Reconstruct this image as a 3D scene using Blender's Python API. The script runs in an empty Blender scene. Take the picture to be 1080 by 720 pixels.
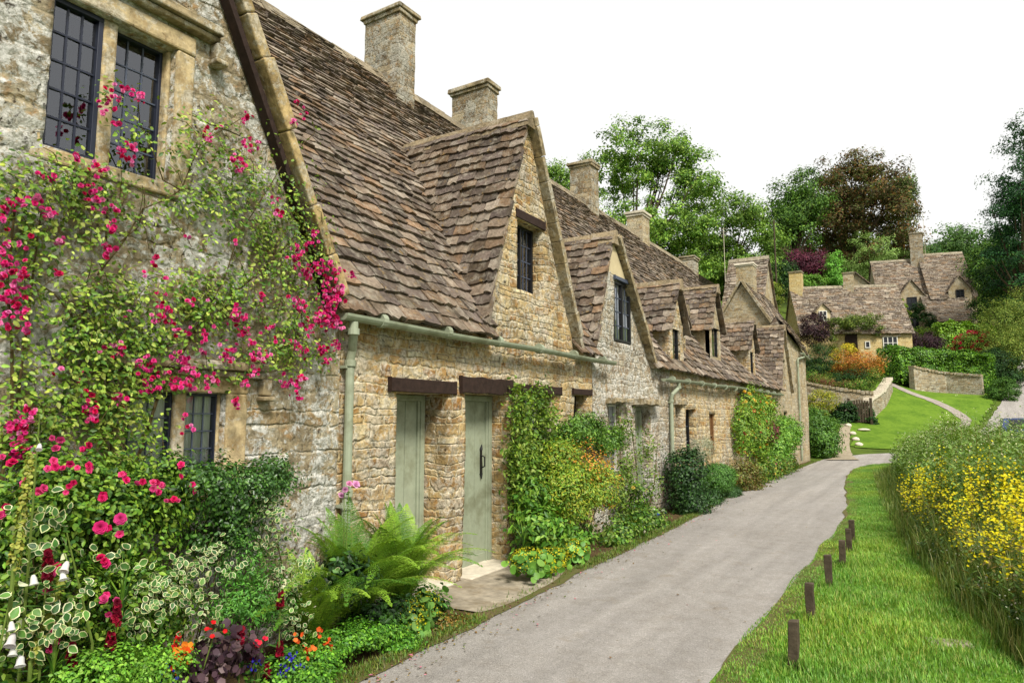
import bpy, math, random
import numpy as np
from mathutils import Vector, noise
random.seed(7); np.random.seed(7)
C = bpy.data.collections.new('scene_objects'); bpy.context.scene.collection.children.link(C)
XF = -4.13            # plane of the terrace front
CAMZ = 1.6
# ---------------------------------------------------------------- measuring (photo pixel -> world ray)
_W = 720.0
_p = math.atan(81/_W); _a = math.atan(.618*math.cos(_p))
_F = (-math.sin(_a), math.cos(_a)); _R = (math.cos(_a), math.sin(_a))
def ray(x, y):
    u = (x-540)/_W; v = (360-y)/_W; h = math.cos(_p)-v*math.sin(_p)
    return (_F[0]*h+_R[0]*u, _F[1]*h+_R[1]*u, math.sin(_p)+v*math.cos(_p))
def at_x(x, y, X=XF):
    d = ray(x, y); t = X/d[0]; return Vector((X, t*d[1], CAMZ+t*d[2]))
def at_y(x, y, Y):
    d = ray(x, y); t = Y/d[1]; return Vector((t*d[0], Y, CAMZ+t*d[2]))
# ---------------------------------------------------------------- terrain
CP = np.array([(-4,27,0),(-1,28,0),(3,31,.1),(8,34,.2),(-8,30,1.2),(-14,28,3.5),(-4,34,.5),(-1.5,35,.5),(2,37,.7),(5,40,.75),
 (-1.8,40,1.25),(2.2,40,.95),(0.6,46,2.25),(-2.5,50,3.85),(2.6,50,2.9),(3.6,48,2.2),(5.2,56,4.1),(0,52,3.25),(-6,44,3.0),(-4.5,39,1.4),
 (-5,58,6.4),(-1.3,58,6.2),(-10,58,7.0),(-2,72,9.6),(3.7,72,9.3),(0,90,15),(-25,90,17),(25,90,12),(0,120,22),(-30,120,24),(30,120,20),
 (-40,60,15),(-20,48,8),(-16,20,2.5),(-16,5,1.5),(-40,0,6),(-40,30,10),(45,60,4),(30,30,-.3),(12,15,-.6),(8,26,-.3),(8,5,-.6),(30,0,-.6),(-60,90,24),(60,100,12),(12,60,5)],float)
def _phi(r): return np.where(r > 1e-6, r*r*np.log(np.maximum(r,1e-6)), 0)
_n = len(CP); _K = _phi(np.hypot(CP[:,None,0]-CP[None,:,0], CP[:,None,1]-CP[None,:,1])) + np.eye(_n)*3.0
_P = np.c_[np.ones(_n), CP[:,:2]]; _A = np.block([[_K,_P],[_P.T,np.zeros((3,3))]])
_sol = np.linalg.solve(_A, np.r_[CP[:,2],0,0,0])
def sstep(a,b,v):
    t = np.clip((v-a)/(b-a),0,1); return t*t*(3-2*t)
def ground(x, y):
    x = np.atleast_1d(np.asarray(x,float)); y = np.atleast_1d(np.asarray(y,float))
    xc = np.clip(x,-70,70); yc = np.clip(y,-20,130)
    r = np.hypot(xc.ravel()[:,None]-CP[None,:,0], yc.ravel()[:,None]-CP[None,:,1])
    h = (_phi(r)@_sol[:_n] + _sol[_n] + _sol[_n+1]*xc.ravel() + _sol[_n+2]*yc.ravel()).reshape(x.shape)
    near = 1-sstep(27,34,y)*1.0
    flat = -0.28*sstep(0.2,1.6,x)*(1-sstep(26,32,y))
    left = sstep(-7.5,-12,x)
    return h*(1-near*(1-left)) + near*(1-left)*flat
def gz(x,y): return float(ground([x],[y])[0])
# ---------------------------------------------------------------- object helpers
def wloc(o):
    v = Vector((0,0,0))
    while o is not None: v += o.location; o = o.parent
    return v
def tag(o, label=None, cat=None, group=None, kind=None):
    if label: o['label'] = label
    if cat: o['category'] = cat
    if group: o['group'] = group
    if kind: o['kind'] = kind
    return o
def thing(name, label, cat, loc=(0,0,0), group=None):
    o = bpy.data.objects.new(name, None); C.objects.link(o); o.location = loc; o.empty_display_size = .2
    return tag(o, label, cat, group)
def fast(name, V, F, mat, parent=None, col=None, smooth=False):
    """one mesh from numpy arrays, F is (m,k)"""
    V = np.asarray(V, np.float32).reshape(-1,3); F = np.asarray(F, np.int32)
    if parent is not None: V = V - np.array(wloc(parent), np.float32)
    me = bpy.data.meshes.new(name); m, k = F.shape
    me.vertices.add(len(V)); me.vertices.foreach_set('co', V.ravel())
    me.loops.add(m*k); me.loops.foreach_set('vertex_index', F.ravel())
    me.polygons.add(m); me.polygons.foreach_set('loop_start', np.arange(0,m*k,k,dtype=np.int32))
    me.polygons.foreach_set('loop_total', np.full(m,k,np.int32))
    if col is not None:
        ca = me.color_attributes.new('Col','FLOAT_COLOR','POINT')
        c4 = np.c_[col, np.ones(len(V))].astype(np.float32); ca.data.foreach_set('color', c4.ravel())
    me.update(calc_edges=True); me.validate()
    if smooth: me.polygons.foreach_set('use_smooth', np.ones(len(me.polygons),bool))
    me.materials.append(mat)
    o = bpy.data.objects.new(name, me); C.objects.link(o); o.parent = parent
    return o
class MB:
    def __init__(s): s.v=[]; s.f=[]; s.c=[]
    def add(s, vs, fs, col=(1,1,1)):
        n=len(s.v); s.v += [tuple(q) for q in vs]; s.f += [tuple(i+n for i in f) for f in fs]; s.c += [col]*len(vs)
    def box(s, x0,x1,y0,y1,z0,z1, col=(1,1,1), j=0):
        r = (lambda: random.uniform(-j,j)) if j else (lambda: 0)
        vs=[(x+r(),y+r(),z+r()) for z in (z0,z1) for y in (y0,y1) for x in (x0,x1)]
        s.add(vs, [(0,2,3,1),(4,5,7,6),(0,1,5,4),(2,6,7,3),(0,4,6,2),(1,3,7,5)], col)
    def obox(s, c, ax, ay, az, col=(1,1,1)):
        c=Vector(c); ax=Vector(ax); ay=Vector(ay); az=Vector(az)
        vs=[c+ax*i+ay*j+az*k for k in (-1,1) for j in (-1,1) for i in (-1,1)]
        s.add(vs, [(0,2,3,1),(4,5,7,6),(0,1,5,4),(2,6,7,3),(0,4,6,2),(1,3,7,5)], col)
    def tube(s, pts, rad, n=8, col=(1,1,1), cap=True):
        pts=[Vector(p) for p in pts]; m=len(pts)
        if not hasattr(rad,'__len__'): rad=[rad]*m
        vs=[]
        for i,p in enumerate(pts):
            d=(pts[min(i+1,m-1)]-pts[max(i-1,0)]).normalized()
            a=d.orthogonal().normalized() if i==0 else (pa-d*pa.dot(d)).normalized()
            pa=a; b=d.cross(a)
            vs += [p+(a*math.cos(t)+b*math.sin(t))*rad[i] for t in [2*math.pi*k/n for k in range(n)]]
        fs=[(i*n+k,i*n+(k+1)%n,(i+1)*n+(k+1)%n,(i+1)*n+k) for i in range(m-1) for k in range(n)]
        if cap: fs += [tuple(range(n-1,-1,-1)), tuple((m-1)*n+k for k in range(n))]
        s.add(vs,fs,col)
    def build(s, name, mat, parent=None, smooth=False, bevel=0, uv=True):
        off = wloc(parent) if parent is not None else Vector((0,0,0))
        me = bpy.data.meshes.new(name)
        me.from_pydata([(v[0]-off.x,v[1]-off.y,v[2]-off.z) for v in s.v], [], s.f)
        ca = me.color_attributes.new('Col','FLOAT_COLOR','POINT')
        ca.data.foreach_set('color', np.c_[np.array(s.c,float), np.ones(len(s.c))].astype(np.float32).ravel())
        if uv:
            ul = me.uv_layers.new(name='UVMap'); buf = np.zeros((len(me.loops),2),np.float32)
            for p in me.polygons:
                n=p.normal; ax = 0 if abs(n.x)>=abs(n.y) and abs(n.x)>=abs(n.z)*.6 else (1 if abs(n.y)>=abs(n.z)*.6 else 2)
                for li in p.loop_indices:
                    v=s.v[me.loops[li].vertex_index]
                    buf[li] = (v[1],v[2]) if ax==0 else ((v[0]+.37,v[2]) if ax==1 else (v[0],v[1]))
            ul.data.foreach_set('uv', buf.ravel())
        if smooth: me.polygons.foreach_set('use_smooth', np.ones(len(me.polygons),bool))
        me.materials.append(mat); me.update()
        o = bpy.data.objects.new(name, me); C.objects.link(o); o.parent = parent
        if bevel:
            b=o.modifiers.new('bevel','BEVEL'); b.width=bevel; b.segments=2; b.limit_method='ANGLE'
        return o
# ---------------------------------------------------------------- colours and materials
def lin(c):
    return tuple(.78*(q/12.92 if q<=.04045 else ((q+.055)/1.055)**2.4) for q in [v/255 for v in c])
def newmat(name):
    m=bpy.data.materials.new(name); m.use_nodes=True; nt=m.node_tree; nt.nodes.clear()
    out=nt.nodes.new('ShaderNodeOutputMaterial'); b=nt.nodes.new('ShaderNodeBsdfPrincipled')
    nt.links.new(b.outputs[0], out.inputs[0]); b.inputs['Specular IOR Level'].default_value=.3
    return m,nt,b,out
def nd(nt, typ, props=None, **inp):
    n=nt.nodes.new(typ)
    for k,v in (props or {}).items(): setattr(n,k,v)
    for k,v in inp.items():
        key = k.replace('_',' ')
        s = n.inputs[key] if key in n.inputs else n.inputs[int(k[1:])]
        if hasattr(v,'is_linked') or isinstance(v, bpy.types.NodeSocket): nt.links.new(v, s)
        else: s.default_value = v
    return n
def math_(nt, op, a, b=0.0, c=None, clamp=False):
    n=nt.nodes.new('ShaderNodeMath'); n.operation=op; n.use_clamp=clamp
    for i,v in enumerate((a,b) if c is None else (a,b,c)):
        if isinstance(v,bpy.types.NodeSocket): nt.links.new(v,n.inputs[i])
        else: n.inputs[i].default_value=v
    return n.outputs[0]
def mix(nt, f, a, b, mode='MIX'):
    n=nt.nodes.new('ShaderNodeMix'); n.data_type='RGBA'; n.blend_type=mode
    for s,v in ((n.inputs[0],f),(n.inputs[6],a),(n.inputs[7],b)):
        if isinstance(v,bpy.types.NodeSocket): nt.links.new(v,s)
        elif isinstance(v,(tuple,list)): s.default_value=(*v[:3],1)
        else: s.default_value=v
    return n.outputs[2]
def ramp(nt, f, stops, mode='LINEAR'):
    n=nt.nodes.new('ShaderNodeValToRGB'); n.color_ramp.interpolation=mode; e=n.color_ramp.elements
    while len(e)<len(stops): e.new(.5)
    for i,(p,c) in enumerate(stops):
        e[i].position=p; e[i].color=(*c,1) if hasattr(c,'__len__') else (c,c,c,1)
    nt.links.new(f,n.inputs[0]); return n.outputs[0]
def noi(nt, vec, scale, detail=4, rough=.55, dist=0, dim='3D'):
    n=nd(nt,'ShaderNodeTexNoise',{'noise_dimensions':dim}); n.inputs['Scale'].default_value=scale
    n.inputs['Detail'].default_value=detail; n.inputs['Roughness'].default_value=rough; n.inputs['Distortion'].default_value=dist
    nt.links.new(vec,n.inputs['Vector']); return n.outputs['Fac']
def bump(nt, b, h, strength=.5, dist=.01):
    n=nt.nodes.new('ShaderNodeBump'); n.inputs['Strength'].default_value=strength; n.inputs['Distance'].default_value=dist
    nt.links.new(h,n.inputs['Height']); nt.links.new(n.outputs[0], b.inputs['Normal'])

def masonry(name, pal, row=.105, width=.27, mortar=(196,180,146), lichen=.35, stain=.4, disp=.0, warm=.0, mort_w=.011, lich_col=(205,205,195), warp=1.0, joint=.7):
    """coursed rubble limestone in metres; pal = list of sRGB stone colours"""
    m,nt,b,out = newmat(name); L=nt.links
    tc=nt.nodes.new('ShaderNodeTexCoord'); uv=tc.outputs['UV']; ob=tc.outputs['Object']
    sx=nd(nt,'ShaderNodeSeparateXYZ',Vector=uv); u,v=sx.outputs[0],sx.outputs[1]
    n1=nd(nt,'ShaderNodeTexNoise',Vector=uv,Scale=3.2,Detail=2.0); n2=nd(nt,'ShaderNodeTexNoise',Vector=uv,Scale=15.0,Detail=3.0)
    s1=nd(nt,'ShaderNodeSeparateXYZ',Vector=n1.outputs['Color']); s2=nd(nt,'ShaderNodeSeparateXYZ',Vector=n2.outputs['Color'])
    def cen(s,a): return math_(nt,'MULTIPLY_ADD',s,a,-a/2)
    cv=nd(nt,'ShaderNodeCombineXYZ',Y=math_(nt,'MULTIPLY',v,1.0)).outputs[0]
    vv=math_(nt,'ADD',v, cen(noi(nt,cv,5.5,1),.16*warp)); vv=math_(nt,'ADD',vv,cen(s1.outputs[1],.11*warp)); vv=math_(nt,'ADD',vv,cen(s2.outputs[1],.05*warp))
    r=math_(nt,'FLOOR',math_(nt,'DIVIDE',vv,row))
    wn=nd(nt,'ShaderNodeTexWhiteNoise',{'noise_dimensions':'1D'},W=r).outputs['Value']
    uu=math_(nt,'ADD',u,math_(nt,'MULTIPLY',wn,3.7))
    nu=nd(nt,'ShaderNodeCombineXYZ',X=uu,Y=math_(nt,'MULTIPLY',r,.73)).outputs[0]
    uu=math_(nt,'ADD',uu,cen(noi(nt,nu,2.6,0),.28)); uu=math_(nt,'ADD',uu,cen(s2.outputs[0],.075*warp))
    vec=nd(nt,'ShaderNodeCombineXYZ',X=uu,Y=vv).outputs[0]
    bt=nd(nt,'ShaderNodeTexBrick',{'offset':0.0,'squash':1.0,'offset_frequency':2,'squash_frequency':2},Vector=vec,Scale=1.0)
    bt.inputs['Color1'].default_value=(0,0,0,1); bt.inputs['Color2'].default_value=(1,1,1,1); bt.inputs['Mortar'].default_value=(.5,.5,.5,1)
    bt.inputs['Mortar Size'].default_value=mort_w; bt.inputs['Mortar Smooth'].default_value=1.0
    bt.inputs['Brick Width'].default_value=width; bt.inputs['Row Height'].default_value=row
    k=len(pal); stone=ramp(nt,bt.outputs['Color'],[(i/(k-1),lin(c)) for i,c in enumerate(pal)])
    fac=bt.outputs['Fac']
    grain=noi(nt,ob,24,8,.78); big=noi(nt,ob,1.3,4,.6); mid=noi(nt,ob,7,5,.65)
    stone=mix(nt,1.0,stone,ramp(nt,grain,[(.3,.3),(.45,.9),(.56,1.05),(.72,1.5)]),'MULTIPLY')
    stone=mix(nt,ramp(nt,noi(nt,ob,11,3,.6,.5),[(.55,0),(.68,.5)]),stone,lin((190,136,66)))
    c=mix(nt,math_(nt,'MULTIPLY',fac,ramp(nt,big,[(.38,.3),(.6,.95)])),stone,mix(nt,.4,lin(mortar),stone))
    # weather: dark algae, grey lichen, pale crusts
    dk=ramp(nt,math_(nt,'ADD',math_(nt,'MULTIPLY',big,.5),math_(nt,'MULTIPLY',mid,.5)),[(.47,0),(.58,1)])
    c=mix(nt,math_(nt,'MULTIPLY',dk,stain),c,mix(nt,.35,lin((88,80,66)),c))
    v1=nd(nt,'ShaderNodeTexVoronoi',{'feature':'SMOOTH_F1'},Vector=nd(nt,'ShaderNodeVectorMath',{'operation':'ADD'},i0=ob,i1=nd(nt,'ShaderNodeVectorMath',{'operation':'SCALE'},i0=n2.outputs['Color'],Scale=.09).outputs[0]).outputs[0],Scale=21.0).outputs['Distance']
    spot=ramp(nt,v1,[(.16,1),(.34,0)]); zone=ramp(nt,math_(nt,'ADD',math_(nt,'MULTIPLY',noi(nt,ob,2.1,4,.7),.75),math_(nt,'MULTIPLY',grain,.25)),[(.40,0),(.58,1)])
    lf=math_(nt,'MULTIPLY',math_(nt,'MULTIPLY',spot,zone),lichen,clamp=True)
    crust=ramp(nt,math_(nt,'ADD',math_(nt,'MULTIPLY',noi(nt,ob,8,8,.8,.6),.7),math_(nt,'MULTIPLY',noi(nt,ob,1.7,3,.5),.3)),[(.49,0),(.525,1)]); lf=math_(nt,'MAXIMUM',lf,math_(nt,'MULTIPLY',crust,lichen*.8))
    c=mix(nt,lf,c,mix(nt,ramp(nt,grain,[(.42,0),(.56,1)]),lin((158,160,148)),lin(lich_col)))
    pit=ramp(nt,noi(nt,ob,17,5,.7,.6),[(.32,.95),(.42,0)]); c=mix(nt,pit,c,lin((50,38,24)))
    L.new(c,b.inputs['Base Color']); b.inputs['Roughness'].default_value=.92; b.inputs['Specular IOR Level'].default_value=.15
    h=math_(nt,'SUBTRACT',1.0,math_(nt,'MULTIPLY',fac,joint)); h=math_(nt,'MULTIPLY',h,math_(nt,'MULTIPLY_ADD',bt.outputs['Color'],.3,.75))
    fine=math_(nt,'ADD',math_(nt,'MULTIPLY',grain,.55),math_(nt,'MULTIPLY',mid,.5))
    h2=math_(nt,'ADD',math_(nt,'MULTIPLY',h,.45),fine)
    bump(nt,b,h2,1.0,.034)
    if disp:
        d=nd(nt,'ShaderNodeDisplacement',Height=math_(nt,'ADD',h,math_(nt,'MULTIPLY',mid,.8)),Midlevel=1.0,Scale=disp)
        L.new(d.outputs[0],out.inputs['Displacement']); m.displacement_method='BOTH'
    return m
def plain(name, col, rough=.6, var=.15, scale=8, bmp=.2, spec=.3, metal=0, dirt=None, attr=False, crust=0):
    m,nt,b,out=newmat(name); tc=nt.nodes.new('ShaderNodeTexCoord'); ob=tc.outputs['Object']
    n=noi(nt,ob,scale,6,.65)
    if attr:
        a=nd(nt,'ShaderNodeVertexColor',{'layer_name':'Col'}); base=a.outputs[0]
    else:
        base=nd(nt,'ShaderNodeRGB').outputs[0]; base.default_value=(*lin(col),1)
    c=mix(nt,1.0,base,ramp(nt,n,[(.3,1-var),(.7,1+var)]),'MULTIPLY')
    if dirt: c=mix(nt,ramp(nt,noi(nt,ob,scale*.4,5,.7),[(.48,0),(.66,.8)]),c,lin(dirt))
    if crust:
        k=ramp(nt,math_(nt,'ADD',math_(nt,'MULTIPLY',noi(nt,ob,9,8,.8,.5),.7),math_(nt,'MULTIPLY',noi(nt,ob,2.1,3,.5),.3)),[(.50,0),(.54,1)])
        c=mix(nt,math_(nt,'MULTIPLY',k,crust),c,mix(nt,ramp(nt,noi(nt,ob,30,5,.8),[(.42,0),(.58,1)]),lin((138,136,122)),lin((222,218,204))))
        pit=ramp(nt,noi(nt,ob,19,5,.75,.5),[(.30,.8),(.40,0)]); c=mix(nt,pit,c,lin((66,54,36)))
    nt.links.new(c,b.inputs['Base Color']); b.inputs['Roughness'].default_value=rough
    b.inputs['Specular IOR Level'].default_value=spec; b.inputs['Metallic'].default_value=metal
    if bmp: bump(nt,b,n,bmp,.01)
    return m
def leafmat(name, trans=.35, rough=.5, spec=.35, sat=1.0, tint=(1.2,1.2,.6)):
    m,nt,b,out=newmat(name); a=nd(nt,'ShaderNodeVertexColor',{'layer_name':'Col'}).outputs[0]
    tc=nt.nodes.new('ShaderNodeTexCoord')
    c=mix(nt,1.0,a,ramp(nt,noi(nt,tc.outputs['Object'],9,3),[(.3,.8),(.7,1.2)]),'MULTIPLY')
    nt.links.new(c,b.inputs['Base Color']); b.inputs['Roughness'].default_value=rough; b.inputs['Specular IOR Level'].default_value=spec
    t=nt.nodes.new('ShaderNodeBsdfTranslucent'); nt.links.new(mix(nt,1.0,c,tint,'MULTIPLY'),t.inputs[0])
    mx=nt.nodes.new('ShaderNodeMixShader'); mx.inputs[0].default_value=trans
    nt.links.new(b.outputs[0],mx.inputs[1]); nt.links.new(t.outputs[0],mx.inputs[2]); nt.links.new(mx.outputs[0],out.inputs[0])
    return m
def tilemat(name, lichen=.38):
    m,nt,b,out=newmat(name); a=nd(nt,'ShaderNodeVertexColor',{'layer_name':'Col'}).outputs[0]
    ob=nt.nodes.new('ShaderNodeTexCoord').outputs['Object']
    g=noi(nt,ob,22,6,.72); g2=noi(nt,ob,5,4,.6)
    c=mix(nt,1.0,a,ramp(nt,g,[(.28,.45),(.5,1.0),(.74,1.5)]),'MULTIPLY')
    c=mix(nt,ramp(nt,noi(nt,ob,9,5,.7,.4),[(.5,0),(.64,lichen)]),c,lin((196,188,170)))
    c=mix(nt,ramp(nt,g2,[(.5,0),(.68,.45)]),c,lin((74,66,46)))
    c=mix(nt,ramp(nt,noi(nt,ob,13,4,.7,.2),[(.6,0),(.68,.5)]),c,lin((170,138,76)))
    nt.links.new(c,b.inputs['Base Color']); b.inputs['Roughness'].default_value=.93; b.inputs['Specular IOR Level'].default_value=.15
    bump(nt,b,math_(nt,'ADD',g,math_(nt,'MULTIPLY',g2,.6)),.9,.022); return m
M={}
M['wall_near']=masonry('weathered_rubble',[(156,140,108),(180,164,130),(164,148,118),(196,182,150),(160,138,98),(180,168,140),(200,190,160)],row=.15,width=.38,mortar=(176,162,130),lichen=1.0,stain=.75,disp=.022,mort_w=.03,lich_col=(238,238,232),warp=1.4,joint=.3)
M['wall_gold']=masonry('golden_rubble',[(182,140,82),(212,184,130),(196,164,108),(222,202,156),(168,126,74),(204,176,122),(230,214,172)],row=.09,width=.2,mortar=(210,192,152),lichen=.6,stain=.85,disp=.016,mort_w=.018,lich_col=(240,236,222),joint=.4)
M['wall_grey']=masonry('grey_rubble',[(152,134,110),(190,174,146),(164,150,128),(202,190,162),(144,126,100),(208,198,176)],row=.10,width=.22,mortar=(196,184,160),lichen=1.0,stain=.85,disp=.020,mort_w=.02,lich_col=(238,234,224),warp=1.4,joint=.35)
M['wall_far']=masonry('pale_rubble',[(160,138,100),(198,180,142),(178,158,120),(210,194,160),(150,128,92)],row=.12,width=.3,mortar=(200,184,146),lichen=.5,stain=.4,mort_w=.012)
M['wall_cream']=masonry('cream_rubble',[(206,178,116),(224,200,142),(214,188,128),(230,212,160)],row=.14,width=.34,mortar=(216,196,146),lichen=.2,stain=.2,mort_w=.010)
M['chimney']=masonry('chimney_rubble',[(120,106,84),(176,160,128),(146,130,102),(190,174,142),(112,96,74)],row=.11,width=.3,mortar=(172,160,134),lichen=.8,stain=.7,disp=0,mort_w=.012,lich_col=(205,203,192))
M['drywall']=masonry('dry_stone',[(130,114,86),(190,176,146),(156,140,110),(206,194,166),(110,94,70)],row=.11,width=.26,mortar=(80,70,54),lichen=.6,stain=.4,mort_w=.016)
M['ashlar']=plain('ashlar',(190,170,130),.9,.42,16,.9,.15,dirt=(134,106,64),crust=.55)
M['coping']=plain('coping_stone',(158,142,110),.92,.5,14,1.0,.15,dirt=(88,76,56),crust=.6); M['verge_stone']=plain('ochre_verge_stone',(184,160,112),.92,.5,13,1.0,.15,dirt=(104,86,56),crust=.5)
M['render']=plain('lime_render',(206,190,152),.9,.12,4,.2,.15)
M['tile']=tilemat('stone_slates'); M['tile_far']=tilemat('stone_slates_far',.7)
M['under']=plain('roof_under',(44,38,32),.95,.2,5,.2,.1)
M['oak']=plain('dark_oak',(52,38,32),.75,.35,18,.6,.2)
M['oak_brown']=plain('brown_oak',(118,84,50),.8,.35,14,.5,.2)
M['sage']=plain('sage_paint',(158,166,142),.55,.12,7,.25,.3,dirt=(122,124,96))
M['navy']=plain('navy_frame',(30,36,54),.4,.1,8,.05,.5)
M['black']=plain('black_iron',(18,18,20),.45,.1,9,.1,.5)
M['lead']=plain('lead_came',(70,78,96),.45,.1,9,.05,.5)
M['white']=plain('white_paint',(225,222,212),.5,.05,6,.05,.4)
M['cloth']=plain('net_curtain',(250,248,242),.9,.1,12,.1,.1)
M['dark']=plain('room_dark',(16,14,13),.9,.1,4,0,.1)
M['post']=plain('weathered_post',(86,76,62),.85,.4,16,.7,.15,dirt=(60,50,40))
M['bark']=plain('bark',(92,80,64),.9,.35,6,.7,.1)
M['stem']=plain('stems',(86,74,44),.8,.3,20,.2,.15)
M['greenstem']=plain('green_stems',(104,124,52),.7,.2,20,.1,.2)
M['pale_stone']=plain('pale_stone',(214,204,184),.9,.2,12,.5,.15)
M['leaf']=leafmat('leaf',.2); M['leaf_dull']=leafmat('tree_leaf',.24,.6,.2,tint=(1.1,1.1,.7)); M['petal']=leafmat('petal',.3,.6,.15,tint=(1.1,1.0,1.1)); M['slab']=plain('mossy_slab',(158,150,128),.9,.4,14,.6,.1,dirt=(96,100,60))
M['glossleaf']=leafmat('gloss_leaf',.25,.35,.5)
def glass():
    m,nt,b,out=newmat('window_glass'); g=nt.nodes.new('ShaderNodeBsdfGlossy'); g.inputs['Roughness'].default_value=.03; g.inputs[0].default_value=(.9,.93,1,1)
    t=nt.nodes.new('ShaderNodeBsdfTransparent'); t.inputs[0].default_value=(.88,.91,.92,1)
    f=nt.nodes.new('ShaderNodeFresnel'); f.inputs[0].default_value=1.7
    mx=nt.nodes.new('ShaderNodeMixShader'); nt.links.new(math_(nt,'MULTIPLY_ADD',f.outputs[0],1.3,.05,clamp=True),mx.inputs[0])
    nt.links.new(t.outputs[0],mx.inputs[1]); nt.links.new(g.outputs[0],mx.inputs[2]); nt.links.new(mx.outputs[0],out.inputs[0]); return m
M['glass']=glass()
# ---------------------------------------------------------------- stamping many small shapes into one mesh
LEAF_V=np.array([(0,0,0),(.3,.28,.05),(.72,.2,.02),(1,0,-.08),(.72,-.2,.02),(.3,-.28,.05)]); LEAF_F=np.array([(0,1,2,3),(0,3,4,5)])
ROUND_V=np.array([(0,0,0),(.2,.42,.05),(.75,.42,.06),(1,0,0),(.75,-.42,.06),(.2,-.42,.05)])
THIN_V=np.array([(0,0,0),(.3,.09,.02),(.72,.07,-.02),(1,0,-.12),(.72,-.07,-.02),(.3,-.09,.02)])
BIG_V=np.array([(0,0,0),(.35,0,-.02),(.7,0,-.03),(1,0,-.12),(.08,.16,.03),(.34,.33,.06),(.66,.26,.03),(.88,.11,-.04),(.08,-.16,.03),(.34,-.33,.06),(.66,-.26,.03),(.88,-.11,-.04)]); BIG_F=np.array([(0,4,5,1),(1,5,6,2),(2,6,7,3),(0,1,9,8),(1,2,10,9),(2,3,11,10)])
DISC_V=np.array([(0,0,0),(.35,0,-.03),(.75,0,-.03),(1,0,-.02),(.0,.28,.05),(.3,.5,.08),(.72,.46,.06),(.95,.22,.02),(.0,-.28,.05),(.3,-.5,.08),(.72,-.46,.06),(.95,-.22,.02)])
def unit(a): return a/np.maximum(np.linalg.norm(a,axis=-1,keepdims=True),1e-9)
def frames(nrm, seed=None, dirs=None):
    """rotation matrices with local z = nrm, local x = random tangent (or dirs projected)"""
    nrm=unit(nrm); r=np.random.normal(size=nrm.shape) if dirs is None else dirs
    x=unit(r-nrm*np.sum(r*nrm,1,keepdims=True)); y=np.cross(nrm,x)
    return np.stack([x,y,nrm],axis=2)
def stamp(BV,BF,R,T,S,Cc):
    n=len(T); k=len(BV)
    S=np.asarray(S); S=S[:,None,None] if S.ndim==1 else S[:,None,:]
    V=np.einsum('nij,nkj->nki',R,BV[None]*S)+T[:,None,:]
    F=(BF[None]+(np.arange(n)*k)[:,None,None]).reshape(-1,BF.shape[1])
    Cc=np.asarray(Cc)
    if Cc.ndim==2: Cc=np.repeat(Cc,k,axis=0)
    else: Cc=Cc.reshape(-1,3)
    return V.reshape(-1,3),F,Cc
class Acc:
    def __init__(s): s.V=[];s.F=[];s.C=[];s.n=0
    def add(s,V,F,Cc): s.V.append(V); s.F.append(F+s.n); s.C.append(Cc); s.n+=len(V)
    def build(s,name,mat,parent=None,smooth=False):
        return fast(name,np.concatenate(s.V),np.concatenate(s.F),mat,parent,np.concatenate(s.C),smooth)
def palpick(pal,n,var=.18):
    pal=np.array([lin(c) for c in pal]); c=pal[np.random.randint(0,len(pal),n)]
    return np.clip(c*np.random.uniform(1-var,1+var,(n,1))*np.random.uniform(.94,1.06,(n,3)),0,1)
def inblobs(n, blobs, inner=.25, clump=.0, nclump=0):
    """points in a union of ellipsoids, mostly near the skin, gathered round clump centres; returns points and outward normals"""
    b=np.array(blobs,float); vol=b[:,3]*b[:,4]*b[:,5]; pr=vol**.67; pr/=pr.sum()
    def samp(m):
        k=np.random.choice(len(b),m,p=pr); d=unit(np.random.normal(size=(m,3)))
        r=np.where(np.random.rand(m)<inner,np.random.rand(m)**.5*.85,np.random.uniform(.8,1.06,m))
        return k,d,r
    if nclump:
        k,d,r=samp(nclump); cc=b[k,:3]+d*b[k,3:6]*r[:,None]; w=np.random.uniform(.3,1,nclump); w/=w.sum()
        i=np.random.choice(nclump,n,p=w); cs=clump*np.random.uniform(.6,1.4,nclump)
        P=cc[i]+np.clip(np.random.normal(size=(n,3)),-1.7,1.7)*cs[i][:,None]*np.array([1,1,.62]); N=unit(d[i]*.8+unit(P-cc[i])*.6)
        return P,N,i
    k,d,r=samp(n); return b[k,:3]+d*b[k,3:6]*r[:,None], d, k
def foliage(acc, P, N, size, pal, shape=LEAF_V, up=.35, var=.18, jit=.8, F=None, ccol=None):
    F=(BIG_F if len(shape)==12 else LEAF_F); n=len(P); nr=unit(N+np.array([0,0,up])+np.random.normal(size=(n,3))*jit*.5)
    d=unit(N*.6+np.random.normal(size=(n,3))*.8+np.array([0,0,-.25]))
    s=np.random.uniform(.65,1.25,n)*size; c=palpick(pal,n,var)
    if ccol is not None: c=np.clip(c*ccol,0,1)
    acc.add(*stamp(shape,F,frames(nr,dirs=d),P,s,c))
def variegated(acc,P,N,size,inner=[(76,122,52),(58,100,46),(96,142,62)],edge=[(232,232,176),(222,226,160),(240,238,196)],shape=None):
    shape=BIG_V*np.array([1,1.15,1]); n=len(P); nr=unit(N*1.2+np.array([.5,-.4,.4])+np.random.normal(size=(n,3))*.5); d=unit(N*.6+np.random.normal(size=(n,3)))
    R=frames(nr,dirs=d); s=np.random.uniform(.6,1.2,n)*size
    acc.add(*stamp(shape,BIG_F,R,P,s,palpick(edge,n,.08)))
    P2=P+nr*.0016+R[:,:,0]*(s*.05)[:,None]; acc.add(*stamp(shape*np.array([.88,.74,1]),BIG_F,R,P2,s,palpick(inner,n,.15)))
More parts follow.
